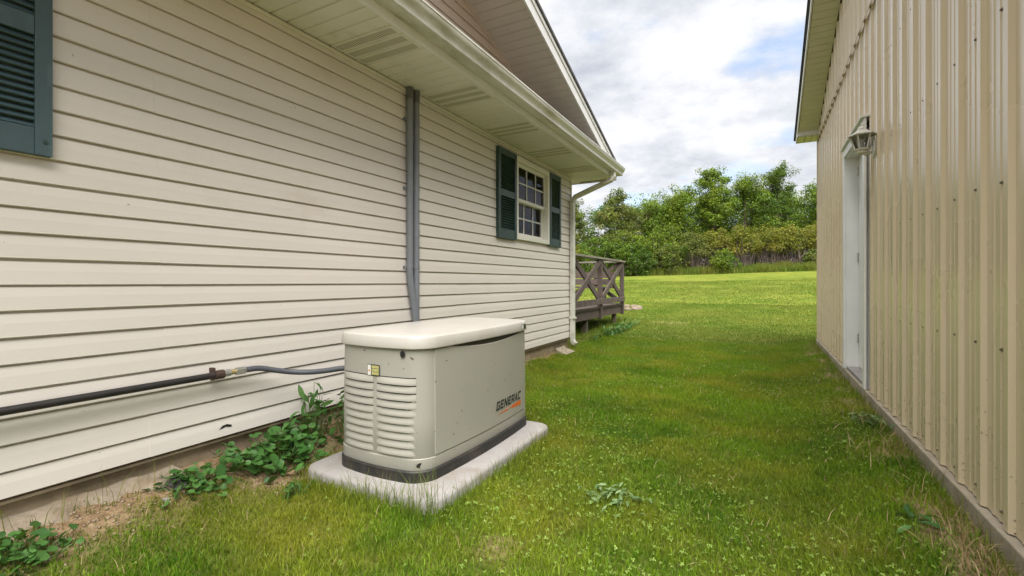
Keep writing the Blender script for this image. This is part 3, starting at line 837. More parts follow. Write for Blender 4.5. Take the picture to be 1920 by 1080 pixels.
hb.add([(x - 0.002, y, PADZ + 0.605) for x, y in pts] + [(x - 0.002, y, PADZ + 0.652) for x, y in pts], [(i, i + 1, 26 + i, 25 + i) for i in range(24)])
hb.build('grip_shadow_strip', plain('grip_shadow_paint', (0.05, 0.042, 0.034), 0.7, 0.1, 6), gen)
# louvers on the near end: ten rows in two columns, each slat a piece of its own
def slat_mesh(xa, xb):
    b = MB(); K = 8; rows = []
    prof = [(-0.0006, 0.0), (-0.0105, 0.0012), (-0.0115, 0.004), (-0.0085, 0.015), (-0.003, 0.027), (-0.0006, 0.0335)]
    for i in range(K + 1):
        x = xa + (xb - xa) * i / K
        e = math.sin(math.pi * min(1, max(0, i / K))) ** 0.35 if 0 < i < K else 0.12
        rows.append([(x, end_y(x, 0.0) + d * e, z) for d, z in prof])
    m_ = len(prof); vs = [p for r in rows for p in r]; fs = []
    for i in range(K):
        for k in range(m_):
            k2 = (k + 1) % m_
            fs.append((i*m_+k, (i+1)*m_+k, (i+1)*m_+k2, i*m_+k2))
    fs += [tuple(range(m_)), tuple(range(K*m_, (K+1)*m_))[::-1]]
    b.add(vs, fs)
    return b.mesh('louver_slat', M['gen_slat'])
lv = [slat_mesh(-1.955, -1.735), slat_mesh(-1.712, -1.488)]
gap = MB()
for xa, xb in ((-1.955, -1.735), (-1.712, -1.488)):
    K = 8
    for r in range(10):
        z0 = PADZ + 0.126 + 0.0385 * r + 0.0338
        P = [(xa + (xb - xa) * i / K) for i in range(K + 1)]
        gap.add([(x, end_y(x, 0.0005), z0) for x in P] + [(x, end_y(x, 0.0005), z0 + 0.0044) for x in P], [(i, i + 1, K + 2 + i, K + 1 + i) for i in range(K)])
gap.build('louver_gap_shade', M['void'], gen)  # near-black strips paint the shadow line above each slat
for r in range(10):
    for me in lv:
        o = place('louver_slat', me, gen, Vector((0, 0, PADZ + 0.126 + 0.0385 * r)) - ORG[gen])
        me.polygons.foreach_set('use_smooth', [True] * len(me.polygons))
for me in lv: me.set_sharp_from_angle(angle=math.radians(40))
def disc(cx, cz, rx, rz, off, mat_, name, n=14):
    MB().add([(cx + rx * math.cos(2 * math.pi * i / n), end_y(cx + rx * math.cos(2 * math.pi * i / n), off), cz + rz * math.sin(2 * math.pi * i / n)) for i in range(n)], [tuple(range(n))]).build(name, mat_, gen)
disc(-1.553, PADZ + 0.626, 0.014, 0.017, 0.004, M['void'], 'lock_hole')
disc(-1.468, PADZ + 0.083, 0.016, 0.013, 0.008, M['void'], 'drain_hole')
st_ = MB()
def quad_end(xa, xb, za, zb, off):
    st_.add([(xa, end_y(xa, off), za), (xb, end_y(xb, off), za), (xb, end_y(xb, off), zb), (xa, end_y(xa, off), zb)], [(0, 1, 2, 3)])
zt = PADZ + 0.505
st_.mi = 1; quad_end(-1.775, -1.692, zt, zt + 0.058, 0.002)
st_.mi = 0; quad_end(-1.772, -1.750, zt + 0.003, zt + 0.055, 0.003)
st_.mi = 2
for i in range(3): quad_end(-1.745, -1.696, zt + 0.006 + 0.0165 * i, zt + 0.0205 + 0.0165 * i, 0.003)
st_.mi = 3; quad_end(-1.766, -1.757, zt + 0.022, zt + 0.031, 0.0036)
st_.build('warning_label', [M['sticker_white'], M['ink'], M['sticker_yellow'], M['orange']], gen)
# maker's lettering and orange wedge on the side door
def rect(a, b, c, d): return [(a, b), (c, b), (c, d), (a, d)]
GL = {
 'G': [rect(0, 0, .24, 1), rect(.24, .79, 1, 1), rect(.24, 0, 1, .21), rect(.76, .21, 1, .56), rect(.5, .40, .76, .56)],
 'E': [rect(0, 0, .24, 1), rect(.24, .79, 1, 1), rect(.24, .40, .9, .60), rect(.24, 0, 1, .21)],
 'N': [rect(0, 0, .22, 1), rect(.78, 0, 1, 1), [(.22, 1), (.22, .62), (.78, 0), (.78, .38)]],
 'R': [rect(0, 0, .24, 1), rect(.24, .79, 1, 1), rect(.76, .52, 1, .79), rect(.24, .34, 1, .52), [(.5, .34), (.76, .34), (1.04, 0), (.76, 0)]],
 'A': [[(0, 0), (.24, 0), (.5, .72), (.5, 1), (.36, 1)], [(.76, 0), (1, 0), (.64, 1), (.5, 1), (.5, .72)], [(.327, .24), (.673, .24), (.608, .42), (.392, .42)]],
 'C': [rect(0, 0, .24, 1), rect(.24, .79, 1, 1), rect(.24, 0, 1, .21)],
}
lt = MB(); LH = 0.052; LWd = 0.041; y = 2.425; zb = PADZ + 0.205
for ch in 'GENERAC':
    for poly in GL[ch]:
        vs = []
        for u, w in poly:
            yy = y + u * LWd + w * LH * 0.22; zz = zb + w * LH
            vs.append((side_x(yy, 0.0085), yy, zz))
        lt.add(vs, [tuple(range(len(vs)))])
    y += LWd + 0.0095
lt.build('lettering', M['ink'], gdoor)
wv = []
for yy, zz in ((2.43, 0.178), (2.775, 0.166), (2.778, 0.196), (2.60, 0.187)):
    wv.append((side_x(yy, 0.0085), yy, PADZ + zz))
MB().add(wv, [(0, 1, 2, 3)]).build('orange_wedge', M['orange'], gdoor)
bd = MB()
def quad_side(ya, yb, za, zb2, off):
    bd.add([(side_x(ya, off), ya, za), (side_x(yb, off), yb, za), (side_x(yb, off), yb, zb2), (side_x(ya, off), ya, zb2)], [(0, 1, 2, 3)])
bd.mi = 0; quad_side(2.775, 2.855, PADZ + 0.664, PADZ + 0.696, 0.0135)
bd.mi = 1; quad_side(2.778, 2.815, PADZ + 0.667, PADZ + 0.693, 0.0142)
bd.mi = 0; quad_side(2.822, 2.850, PADZ + 0.680, PADZ + 0.690, 0.0142)
bd.build('lid_badge', [M['ink'], M['sticker_white']], gen)

# ------------------------------------------------------------------ shed
D = 0.762
SY, SN = 8.42, 1.18          # far and near corners
SRIDGE = 4.8
SZ0 = 0.181
SEAM = CAMZ + 2.13
RIB = 0.2286
def srake(y): return CAMZ + 2.26 + 0.34 * (8.25 - SRIDGE) - 0.34 * abs(y - SRIDGE)
shed = thing('shed', 'tan ribbed steel shed with white side door and overhanging eave', 'shed', (D, SY, 0.1))
MB().box(0.730, SN, -0.4, 0.95, SY + 0.03, SZ0).build('curb', M['curb'], shed, bevel=0.006)
DY0, DY1, DZ1 = 4.65, 5.77, CAMZ + 1.315
backing = (MB().box(D + 0.012, SN, SZ0 + 0.003, D + 0.05, DY0 + 0.05, SEAM).box(D + 0.012, DY1 - 0.05, SZ0 + 0.003, D + 0.05, SY - 0.01, SEAM)
           .box(D + 0.012, DY0 + 0.05, DZ1 - 0.05, D + 0.05, DY1 - 0.05, SEAM)
           .prism([(SN, SEAM + 0.002), (SY - 0.01, SEAM + 0.002), (SRIDGE, srake(SRIDGE) + 0.05)], 'X', D + 0.012, D + 0.05).build('wall', M['interior'], shed))
RB = 2.235   # one rib centre
def rib_profile(ya, yb):
    """front line of the sheet between ya and yb: raised ribs every 9 in, two faint stiffeners between"""
    pts = []
    k0 = math.floor((ya - RB) / RIB) - 1; k1 = math.ceil((yb - RB) / RIB) + 1
    for k in range(k0, k1 + 1):
        c = RB + k * RIB
        pts += [(c - 0.030, 0), (c - 0.017, -0.016), (c + 0.017, -0.016), (c + 0.030, 0)]
        for q in (0.088, 0.142):
            pts += [(c + q - 0.014, 0), (c + q - 0.008, -0.0032), (c + q + 0.008, -0.0032), (c + q + 0.014, 0)]
    pts = sorted(pts)
    def at(y):
        for (a, xa), (b, xb) in zip(pts[:-1], pts[1:]):
            if a <= y <= b: return xa + (xb - xa) * (y - a) / max(b - a, 1e-9)
        return 0
    return [(ya, at(ya))] + [p for p in pts if ya < p[0] < yb] + [(yb, at(yb))]
def sheet(ya, yb, zlo, zhi, dx=0.0):
    """steel sheet with 1.5 mm thickness; zlo, zhi are functions of y"""
    pr = rib_profile(ya, yb)
    b = MB(); n = len(pr)
    vs = []
    for y, x in pr:
        for t_ in (0.0, 0.0015):
            vs += [(D + x + dx + t_, y, zlo(y)), (D + x + dx + t_, y, max(zhi(y), zlo(y) + 0.002))]
    fs = []
    for i in range(n - 1):
        a, c = 4 * i, 4 * (i + 1)
        fs += [(a, c, c + 1, a + 1), (a + 2, a + 3, c + 3, c + 2), (a, a + 2, c + 2, c), (a + 1, c + 1, c + 3, a + 3)]
    fs += [(0, 1, 3, 2), (4 * n - 4, 4 * n - 2, 4 * n - 1, 4 * n - 3)]
    b.add(vs, fs)
    return b.build('metal_panel', M['steel_panel'], backing)
y = SY
edge = RB + 0.060
ys = [SY]
k = math.floor((SY - edge) / (4 * RIB))
yy = edge + k * 4 * RIB
while yy > SN:
    if SY - yy > 0.1: ys.append(yy)
    yy -= 4 * RIB
ys.append(SN)
for yb_, ya_ in zip(ys[:-1], ys[1:]):
    lo = lambda y: SZ0 + 0.006
    hi = lambda y: SEAM + 0.03
    # leave the doorway open
    parts = [(ya_, yb_, lo, hi)]
    if ya_ < DY1 and yb_ > DY0:
        parts = []
        if ya_ < DY0: parts.append((ya_, DY0, lo, hi))
        if yb_ > DY1: parts.append((DY1, yb_, lo, hi))
        parts.append((max(ya_, DY0), min(yb_, DY1), lambda y: DZ1 - 0.01, hi))
    for a, c, f0, f1 in parts: sheet(a, c, f0, f1)
    if min(srake(ya_), srake(yb_)) > SEAM or max(srake(ya_), srake(yb_)) > SEAM + 0.05:
        sheet(ya_, min(yb_, SRIDGE + (srake(SRIDGE) - SEAM) / 0.34), lambda y: SEAM + 0.012, lambda y: srake(y) + 0.01, -0.004)
MB().prism([(D - 0.026, SEAM + 0.032), (D - 0.024, SEAM + 0.032), (D - 0.026, SEAM + 0.004), (D - 0.034, SEAM - 0.012), (D - 0.036, SEAM - 0.012), (D - 0.028, SEAM + 0.004)], 'Y', SN, SY).build('seam_flashing', M['steel_panel'], shed)
# corner trim
MB().box(D - 0.024, SY - 0.004, SZ0 + 0.004, D + 0.10, SY + 0.014, SEAM).build('corner_trim', M['steel_panel'], shed)
# screws in rows (a few pixels at most)
sb = MB()
k0 = math.ceil((SN - 2.30) / RIB)
for z in (0.235, 0.81, 1.414, 2.02, 2.62):
    for k in range(k0, 27):
        y = 2.30 + RIB * k
        if y > SY - 0.05 or (DY0 - 0.03 < y < DY1 + 0.03 and z < DZ1): continue
        zz = z + rnd.uniform(-0.008, 0.008)
        sb.tube([(D - 0.001, y, zz), (D - 0.0035, y, zz)], 0.0072, 8); sb.tube([(D - 0.0035, y, zz), (D - 0.009, y, zz)], 0.0048, 6)
tag(sb.build('screws', plain('screw_heads', (0.20, 0.16, 0.11), 0.5, 0.2, 30), shed), kind='stuff')
# far side and rest of the shed
MB().box(D + 0.051, SY - 0.06, SZ0, 9.0, SY - 0.011, SEAM + 0.1).box(D + 0.051, SN, SZ0, 9.0, SN + 0.05, SEAM + 0.1).build('end_wall', M['steel_panel'], shed)
MB().box(0.951, SN, -0.4, 9.0, SY - 0.001, SZ0 - 0.002).build('slab', M['curb'], shed)
# door: recessed slab, jambs, casing, threshold, hinges
door = MB().box(D + 0.085, DY0 + 0.085, SZ0 + 0.035, D + 0.125, DY1 - 0.085, DZ1 - 0.085).build('door', M['door_white'], shed, bevel=0.003)
pn = MB()
for (a, c) in ((DY0 + 0.20, (DY0 + DY1) / 2 - 0.05), ((DY0 + DY1) / 2 + 0.05, DY1 - 0.20)):
    for (e, f) in ((0.42, 1.05), (1.22, 2.05)):
        pn.box(D + 0.080, a, e, D + 0.0848, c, f)
pn.build('door_panels', M['door_white'], door, bevel=0.003)
MB().tube([(D + 0.085, DY0 + 0.15, 1.12), (D + 0.045, DY0 + 0.15, 1.12)], 0.012, 8).tube([(D + 0.045, DY0 + 0.15, 1.12), (D + 0.015, DY0 + 0.15, 1.12)], 0.027, 10).build('handle', M['steel'], door, smooth=40)
for z in (0.45, 1.25, 2.1):
    MB().tube([(D + 0.079, DY1 - 0.09, z), (D + 0.079, DY1 - 0.09, z + 0.09)], 0.007, 8).build('hinge', M['steel'], door)
(MB().box(D - 0.018, DY0 + 0.045, SZ0 + 0.004, D + 0.13, DY0 + 0.08, DZ1 - 0.045).box(D - 0.018, DY1 - 0.08, SZ0 + 0.004, D + 0.13, DY1 - 0.045, DZ1 - 0.045)
 .box(D - 0.018, DY0 + 0.045, DZ1 - 0.08, D + 0.13, DY1 - 0.045, DZ1 - 0.0452)).build('door_jamb', M['door_white'], shed, bevel=0.002)
(MB().box(D - 0.036, DY0 - 0.005, SZ0 + 0.004, D - 0.0185, DY0 + 0.075, DZ1 + 0.01).box(D - 0.036, DY1 - 0.075, SZ0 + 0.004, D - 0.0185, DY1 + 0.005, DZ1 + 0.01)
 .box(D - 0.036, DY0 + 0.0755, DZ1 - 0.07, D - 0.0185, DY1 - 0.0755, DZ1 + 0.01)).build('door_casing', M['door_white'], shed, bevel=0.003)
MB().prism([(D - 0.06, DZ1 + 0.012), (D - 0.06, DZ1 + 0.020), (D, DZ1 + 0.035), (D, DZ1 + 0.012)], 'Y', DY0 - 0.02, DY1 + 0.02).build('drip_cap', M['door_white'], shed)
MB().box(D - 0.012, DY0 + 0.0805, SZ0 + 0.002, D + 0.12, DY1 - 0.0805, SZ0 + 0.03).build('threshold', M['pad'], shed, bevel=0.004)
# rake overhang of the shed
SX = 0.49
q = MB()
q.add([(x, y_, srake(y_) + 0.020) for y_ in (8.26, SRIDGE, SN - 0.17) for x in (SX, D + 0.04)], [(0, 1, 3, 2), (2, 3, 5, 4)])
srs = q.build('rake_soffit', M['gap_shade'], shed)
SLs = math.hypot(1, 0.34); sp = 0.1016
pbm = MB()
pbm.prism([(0.005, 0.0), (sp - 0.003, 0.0), (sp - 0.001, 0.012), (sp, 0.016), (0, 0.016), (0.001, 0.012)], 'X', SX + 0.005, D - 0.0205)
sp_me = pbm.mesh('soffit_strip', M['shed_soffit'])
angs = math.atan(0.34)
for k in range(int((8.25 - SRIDGE) * SLs / sp)):
    y_ = 8.25 - (k + 1) * sp / SLs
    o = place('soffit_strip', sp_me, srs, Vector((0, y_, srake(y_))) - ORG[shed]); o.rotation_euler = (-angs, 0, 0)
for k in range(int((SRIDGE - SN + 0.17) * SLs / sp)):
    y_ = SN - 0.17 + k * sp / SLs
    o = place('soffit_strip', sp_me, srs, Vector((0, y_, srake(y_))) - ORG[shed]); o.rotation_euler = (angs, 0, 0)
# boxed eave at the far end: short flat soffit, inner cheek
BZ = CAMZ + 2.19
MB().box(SX, 8.25, BZ + 0.012, D - 0.004, 8.262, srake(8.25) + 0.02).build('eave_cheek', M['trim_white'], shed)
eb = MB()
for i in range(3):
    eb.box(SX + 0.004 + i * 0.0905, 8.264, BZ, SX + 0.004 + (i + 1) * 0.0905 - 0.008, 8.618, BZ + 0.012)
eb.box(SX + 0.28, 8.45, BZ, 0.95, 8.618, BZ + 0.012)
eb.build('eave_soffit', M['shed_soffit'], shed)
MB().prism([(8.262, BZ + 0.013), (8.62, BZ + 0.013), (8.62, srake(8.62) + 0.125), (8.41, srake(8.41) + 0.125), (8.405, srake(8.405) - 0.0), (8.262, srake(8.262) - 0.002)], 'X', SX - 0.014, SX - 0.002).build('eave_end', M['trim_white'], shed)
MB().box(SX - 0.014, 8.6205, BZ, 9.1, 8.64, srake(8.62) + 0.12).build('eave_fascia', M['trim_white'], shed)
for nm, mat_, x0, x1, a, b in (('rake_board', 'trim_white', SX - 0.016, SX - 0.001, -0.008, 0.125), ('drip_edge', 'black', SX - 0.026, SX - 0.0165, 0.09, 0.128)):
    q = MB()
    for y0, y1 in ((8.40, SRIDGE), (SN - 0.35, SRIDGE)):
        q.add([(x, y_, srake(y_) + d) for y_ in (y0, y1) for x in (x0, x1) for d in (a, b)], [(0, 1, 3, 2), (4, 6, 7, 5), (0, 2, 6, 4), (1, 5, 7, 3), (0, 4, 5, 1), (2, 3, 7, 6)])
    q.build(nm, M[mat_], shed)
q = MB()
for y0, y1 in ((8.68, SRIDGE), (SN - 0.4, SRIDGE)):
    q.add([(x, y_, srake(y_) + d) for y_ in (y0, y1) for x in (SX - 0.04, 9.3) for d in (0.13, 0.165)], [(0, 1, 3, 2), (4, 6, 7, 5), (0, 2, 6, 4), (1, 5, 7, 3), (0, 4, 5, 1), (2, 3, 7, 6)])
q.build('roof', M['shingle'], shed)

# ------------------------------------------------------------------ wall lantern by the shed door
LX, LY, LZ = 0.668, 4.34, 2.030
lan = thing('wall_lantern', 'small pale painted coach lantern on the shed wall beside the door', 'lantern', (D, LY, LZ))
def ring(cx, cy, r, z, n=6, rot=0.0): return [(cx + r * math.cos(2 * math.pi * i / n + rot), cy + r * math.sin(2 * math.pi * i / n + rot), z) for i in range(n)]
MB().loft([ring(LX, LY, 0.094, LZ + 0.118), ring(LX, LY, 0.096, LZ + 0.123), ring(LX, LY, 0.056, LZ + 0.145), ring(LX, LY, 0.034, LZ + 0.162), ring(LX, LY, 0.030, LZ + 0.174)]).build('cap', M['lantern'], lan)
MB().loft([ring(LX, LY, 0.030, LZ + 0.1742, 8), ring(LX, LY, 0.024, LZ + 0.186, 8), ring(LX, LY, 0.010, LZ + 0.195, 8), ring(LX, LY, 0.012, LZ + 0.203, 8), ring(LX, LY, 0.003, LZ + 0.210, 8)]).build('finial', M['lantern'], lan, smooth=40)
top, bot = ring(LX, LY, 0.076, LZ + 0.1175), ring(LX, LY, 0.046, LZ + 0.022)
fb = MB()
for i in range(6): fb.beam(bot[i], top[i], 0.009, 0.009)
fb.build('cage', M['lantern'], lan)
gl_ = MB()
top2, bot2 = ring(LX, LY, 0.070, LZ + 0.117), ring(LX, LY, 0.041, LZ + 0.023)
for i in range(6):
    j = (i + 1) % 6
    gl_.add([bot2[i], bot2[j], top2[j], top2[i]], [(0, 1, 2, 3)])
gl_.build('glass', M['glass'], lan)
MB().tube([(LX, LY, LZ + 0.022), (LX, LY, LZ + 0.075)], 0.011, 8).loft([ring(LX, LY, 0.02, LZ + 0.075, 8), ring(LX, LY, 0.024, LZ + 0.093, 8), ring(LX, LY, 0.012, LZ + 0.110, 8)]).build('bulb', M['sticker_white'], lan, smooth=40)
MB().loft([ring(LX, LY, 0.020, LZ - 0.018, 10), ring(LX, LY, 0.036, LZ - 0.010, 10), ring(LX, LY, 0.038, LZ + 0.004, 10), ring(LX, LY, 0.050, LZ + 0.012, 10), ring(LX, LY, 0.052, LZ + 0.021, 10)]).build('base', M['lantern'], lan, smooth=40)
MB().tube(smooth_path([(LX, LY, LZ - 0.012), (LX + 0.03, LY, LZ - 0.022), (LX + 0.055, LY, LZ - 0.008), (D - 0.012, LY, LZ + 0.012)], 4), 0.010, 8).build('arm', M['lantern'], lan, smooth=50)
MB().prism([(LY + 0.032 * math.cos(a), LZ + 0.02 + 0.075 * math.sin(a)) for a in [2 * math.pi * i / 16 for i in range(16)]], 'X', D - 0.032, D - 0.018).box(D - 0.019, LY - 0.02, LZ - 0.03, D + 0.001, LY + 0.02, LZ + 0.07).build('back_plate', M['lantern'], lan)

# ------------------------------------------------------------------ deck behind the house
DX = -3.05
deck = thing('deck', 'weathered wooden deck with cross braced railing behind the house', 'deck', (DX, 9.0, 0.2))
RT = CAMZ + 0.515
posts = [8.0, 9.70, 11.47]
for y in posts:
    MB().box(DX - 0.045, y - 0.045, 0.27, DX + 0.045, y + 0.045, RT - 0.03).build('post', M['wood'], deck, bevel=0.004)
for x in (-4.6, -6.2):
    MB().box(x - 0.045, 11.47 - 0.045, 0.27, x + 0.045, 11.47 + 0.045, RT - 0.03).build('post', M['wood'], deck, bevel=0.004)
MB().box(DX - 0.07, 6.75, RT - 0.03, DX + 0.075, 11.55, RT + 0.008).build('top_rail', M['wood_pale'], deck, bevel=0.004)
MB().box(-6.3, 11.40, RT - 0.030, DX - 0.071, 11.545, RT + 0.008).build('top_rail', M['wood_pale'], deck, bevel=0.004)
for a, c in ((6.75, 8.0), (8.0, 9.70), (9.70, 11.47)):
    MB().box(DX + 0.046, a + (0.05 if a < 7 else -0.03), 0.585, DX + 0.084, c - 0.035, 0.70).build('lower_rail', M['wood'], deck, bevel=0.003)
    MB().beam((DX + 0.028, a + 0.07, 0.71), (DX + 0.028, c - 0.07, RT - 0.05), 0.036, 0.115).build('brace', M['wood'], deck)
    MB().beam((DX - 0.015, a + 0.07, RT - 0.05), (DX - 0.015, c - 0.07, 0.71), 0.036, 0.115).build('brace', M['wood'], deck)
for a, c in ((-6.2, -4.6), (-4.6, DX)):
    MB().beam((a + 0.06, 11.49, 0.60), (c - 0.06, 11.49, RT - 0.05), 0.036, 0.088, (0, 1, 0)).build('brace', M['wood'], deck)
    MB().beam((a + 0.06, 11.44, RT - 0.05), (c - 0.06, 11.44, 0.60), 0.036, 0.088, (0, 1, 0)).build('brace', M['wood'], deck)
for i in range(2):
    MB().box(-6.3, 11.38 - 0.002, 0.98 + 0.17 * i, DX - 0.15, 11.415, 1.13 + 0.17 * i).build('back_board', M['wood'], deck, bevel=0.003)
MB().box(-6.2, 10.95, 0.90, DX - 0.12, 11.36, 0.945).build('bench_seat', M['wood'], deck, bevel=0.003)
for x in (-5.6, -4.4, -3.4):
    MB().box(x - 0.04, 11.1, 0.53, x + 0.04, 11.19, 0.899).build('bench_leg', M['wood'], deck)
MB().box(DX - 0.046, 6.72, 0.30, DX - 0.008, 11.46, 0.49).build('rim_joist', M['wood'], deck, bevel=0.003)
MB().box(-6.4, 11.425, 0.30, DX - 0.05, 11.46, 0.49).build('rim_joist', M['wood'], deck, bevel=0.003)
for k in range(33):
    y = 6.74 + 0.1445 * k
    MB().box(-6.4, y, 0.492, DX + 0.03 + rnd.uniform(-0.006, 0.006), y + 0.138, 0.53).build('deck_board', M['wood'], deck)
for x, y in ((DX - 0.09, 11.08), (DX - 0.09, 9.0), (-5.0, 11.1), (-5.0, 9.0)):
    MB().box(x - 0.045, y - 0.045, -0.1, x + 0.045, y + 0.045, 0.488).build('support_post', M['wood'], deck)

# splash block and loose stones
sbk = MB().prism([(-2.53, 0.03), (-2.38, 0.01), (-2.36, 0.06), (-2.40, 0.07), (-2.50, 0.10), (-2.53, 0.13)], 'Y', 6.02, 6.34)
tag(sbk.build('splash_block', M['curb'], None, bevel=0.008), 'grey concrete splash block on the grass under the downspout', 'splash block')

def rock(name, loc, r, mat_, label, cat, group=None, sq=0.6, seed=0):
    bm = bmesh.new(); bmesh.ops.create_icosphere(bm, subdivisions=2, radius=1)
    for v in bm.verts:
        n = mnoise.noise(v.co * 1.4 + Vector((seed * 3.1, 0, 0)))
        v.co *= 1 + 0.35 * n
        v.co = Vector((v.co.x * r, v.co.y * r * 0.8, v.co.z * r * sq))
    me = bpy.data.meshes.new(name); bm.to_mesh(me); bm.free(); me.materials.append(mat_)
    o = link(bpy.data.objects.new(name, me)); o.location = loc
    return tag(o, label, cat, group)
def gz(x, y): return float(ground_z(x, y))
rock('rock', (-2.40, 1.18, gz(-2.40, 1.18) + 0.01), 0.055, M['rock_dark'], 'dark crumbly lump of rock in the dirt below the siding', 'rock', None, 0.55, 2)
rock('rock', (-2.33, 1.10, gz(-2.33, 1.10) + 0.002), 0.018, M['pad'], 'small whitish stone lying beside the dark rock', 'rock', None, 0.5, 5)
ring_pts = [(-4.1 + 0.5 * math.cos(a), 14.2 + 0.5 * math.sin(a)) for a in [2 * math.pi * i / 12 for i in range(12)]]
for i, (x, y) in enumerate(ring_pts):
    rock('edging_stone', (x + 0.35, y, gz(x + 0.35, y) + 0.02), 0.12, M['stone'], 'brownish stone set in a low ring on the lawn past the deck', 'stone', 'stones of the low ring past the deck', 0.6, i)
# worn concrete footing showing along the wall
fb = MB()
nseg = 26
top_ = []
for i in range(nseg + 1):
    y = 0.1 + 1.15 * i / nseg
    w = 0.10 + 0.05 * math.sin(i * 1.7) + 0.03 * math.sin(i * 0.6)
    top_.append((y, w))
vs = []
for y, w in top_:
    zz = gz(-2.5, y)
    vs += [(-2.60, y, zz - 0.1), (-2.60, y, zz + 0.030 + 0.006 * math.sin(y * 31)), (XW + w * 0.6, y, zz + 0.020 + 0.006 * math.sin(y * 47)), (XW + w, y, gz(XW + w, y) - 0.02)]
fs = []
for i in range(nseg):
    for k in range(3):
        fs.append((4*i+k, 4*(i+1)+k, 4*(i+1)+k+1, 4*i+k+1))
fb.add(vs, fs)
M['footing'] = plain('footing_concrete', (0.30, 0.25, 0.185), 0.95, 0.3, 14, 0.6, 60, dirt=(0.22, 0.16, 0.10), dirt_scale=9, dirt_lo=0.45, dirt_hi=0.7)
fb.build('footing', M['footing'], house, smooth=60)

# ------------------------------------------------------------------ lawn
def blades(name, x, y, h, w, mat_, lean=0.6, tint=None, simple=False, extra_z=0.0, yaw=None):
    n = len(x)
    z = ground_z(x, y) + extra_z - 0.004
    yaw = rng.uniform(0, 2 * np.pi, n) if yaw is None else yaw
    la = rng.uniform(0, 2 * np.pi, n); lm = rng.uniform(0.15, 1.0, n) * lean
    dxl, dyl = np.cos(la) * lm, np.sin(la) * lm
    cx, cy = np.cos(yaw) * w / 2, np.sin(yaw) * w / 2
    tint = rng.uniform(0, 1, n) if tint is None else tint
    if simple:
        v = np.empty((n, 3, 3))
        v[:, 0] = np.stack([x - cx, y - cy, z], -1); v[:, 1] = np.stack([x + cx, y + cy, z], -1)
        v[:, 2] = np.stack([x + dxl * h, y + dyl * h, z + h * np.sqrt(np.clip(1 - lm**2 * 0.5, 0.2, 1))], -1)
        b = np.arange(n)[:, None] * 3
        return v.reshape(-1, 3), b + np.array([[0, 1, 2]]), None, np.repeat(tint, 3)
    v = np.empty((n, 5, 3))
    hz = h * np.sqrt(np.clip(1 - lm**2 * 0.6, 0.15, 1))
    v[:, 0] = np.stack([x - cx, y - cy, z], -1); v[:, 1] = np.stack([x + cx, y + cy, z], -1)
    v[:, 2] = np.stack([x + cx * 0.8 + dxl * h * 0.35, y + cy * 0.8 + dyl * h * 0.35, z + hz * 0.62], -1)
    v[:, 3] = np.stack([x - cx * 0.8 + dxl * h * 0.35, y - cy * 0.8 + dyl * h * 0.35, z + hz * 0.62], -1)
    v[:, 4] = np.stack([x + dxl * h, y + dyl * h, z + hz], -1)
    b = np.arange(n)[:, None] * 5
    return v.reshape(-1, 3), b + np.array([[3, 2, 4]]), b + np.array([[0, 1, 2, 3]]), np.repeat(tint, 5)

def blade_object(name, sets, mat_, label=None):
    V = []; T = []; Q = []; A = []; o = 0
    for v, t, q, a in sets:
        V.append(v); A.append(a)
        if t is not None: T.append(t + o)
        if q is not None: Q.append(q + o)
        o += len(v)
    me = np_mesh(name, np.concatenate(V), np.concatenate(T), mat_, {'tint': np.concatenate(A)}, np.concatenate(Q) if Q else None)
    ob = link(bpy.data.objects.new(name, me))
    return tag(ob, label, None, None, 'stuff')

def scatter(n, x0, x1, y0, y1, dens=None):
    x = rng.uniform(x0, x1, n); y = rng.uniform(y0, y1, n)
    keep = np.ones(n, bool)
    keep &= ~((x > px0 - 0.0) & (x < px1 + 0.0) & (y > py0) & (y < py1))
    keep &= ~((x < XW + 0.01) & (y < YC + 0.03)) & ~((x > 0.722) & (y < SY + 0.05))
    keep &= rng.uniform(0, 1, n) > soil_mask(x, y) * 0.93
    if dens is not None: keep &= rng.uniform(0, 1, n) < dens(x, y)
    return x[keep], y[keep]

def height_mod(x, y):
    e = 1 + 0.5 * sstep(0.14, 0.0, np.maximum(np.maximum(px0 - x, x - px1), np.maximum(py0 - y, y - py1))) + 0.3 * sstep(0.55, 0.72, x) * (y < SY)
    return e * (0.40 + 0.65 * fbm(x, y, 2.2, 21) + 0.65 * fbm(x, y, 8.0, 23, 2))

S = []
x, y = scatter(270000, -2.56, 0.74, 0.2, 4.2)
tn = np.clip(rng.normal(0.45, 0.25, len(x)) + 0.9 * (fbm(x, y, 1.6, 31) - 0.5) + 0.6 * (fbm(x, y, 7.0, 33) - 0.5), 0, 1)
S.append(blades('g', x, y, rng.uniform(0.016, 0.039, len(x)) * height_mod(x, y), rng.uniform(0.0022, 0.0042, len(x)), None, 0.85, tn))
x, y = scatter(190000, -2.56, 0.74, 4.2, 8.6)
tn = np.clip(rng.normal(0.60, 0.25, len(x)) + 0.9 * (fbm(x, y, 1.6, 31) - 0.5) + 0.4 * (fbm(x, y, 5.0, 33) - 0.5), 0, 1)
S.append(blades('g', x, y, rng.uniform(0.018, 0.042, len(x)) * height_mod(x, y), rng.uniform(0.004, 0.007, len(x)), None, 0.85, tn, True))
x, y = scatter(60000, -2.56, 0.74, -2.5, 0.2)
S.append(blades('g', x, y, rng.uniform(0.025, 0.055, len(x)) * height_mod(x, y), rng.uniform(0.004, 0.007, len(x)), None, 0.85, None, True))
blade_object('grass', S, M['grass'], 'short green lawn grass between the buildings')
S = []
x, y = scatter(230000, -7, 7, 7.6, 16)
tn = np.clip(rng.normal(0.52, 0.25, len(x)) + 0.5 * (fbm(x, y, 1.2, 31) - 0.5), 0, 1)
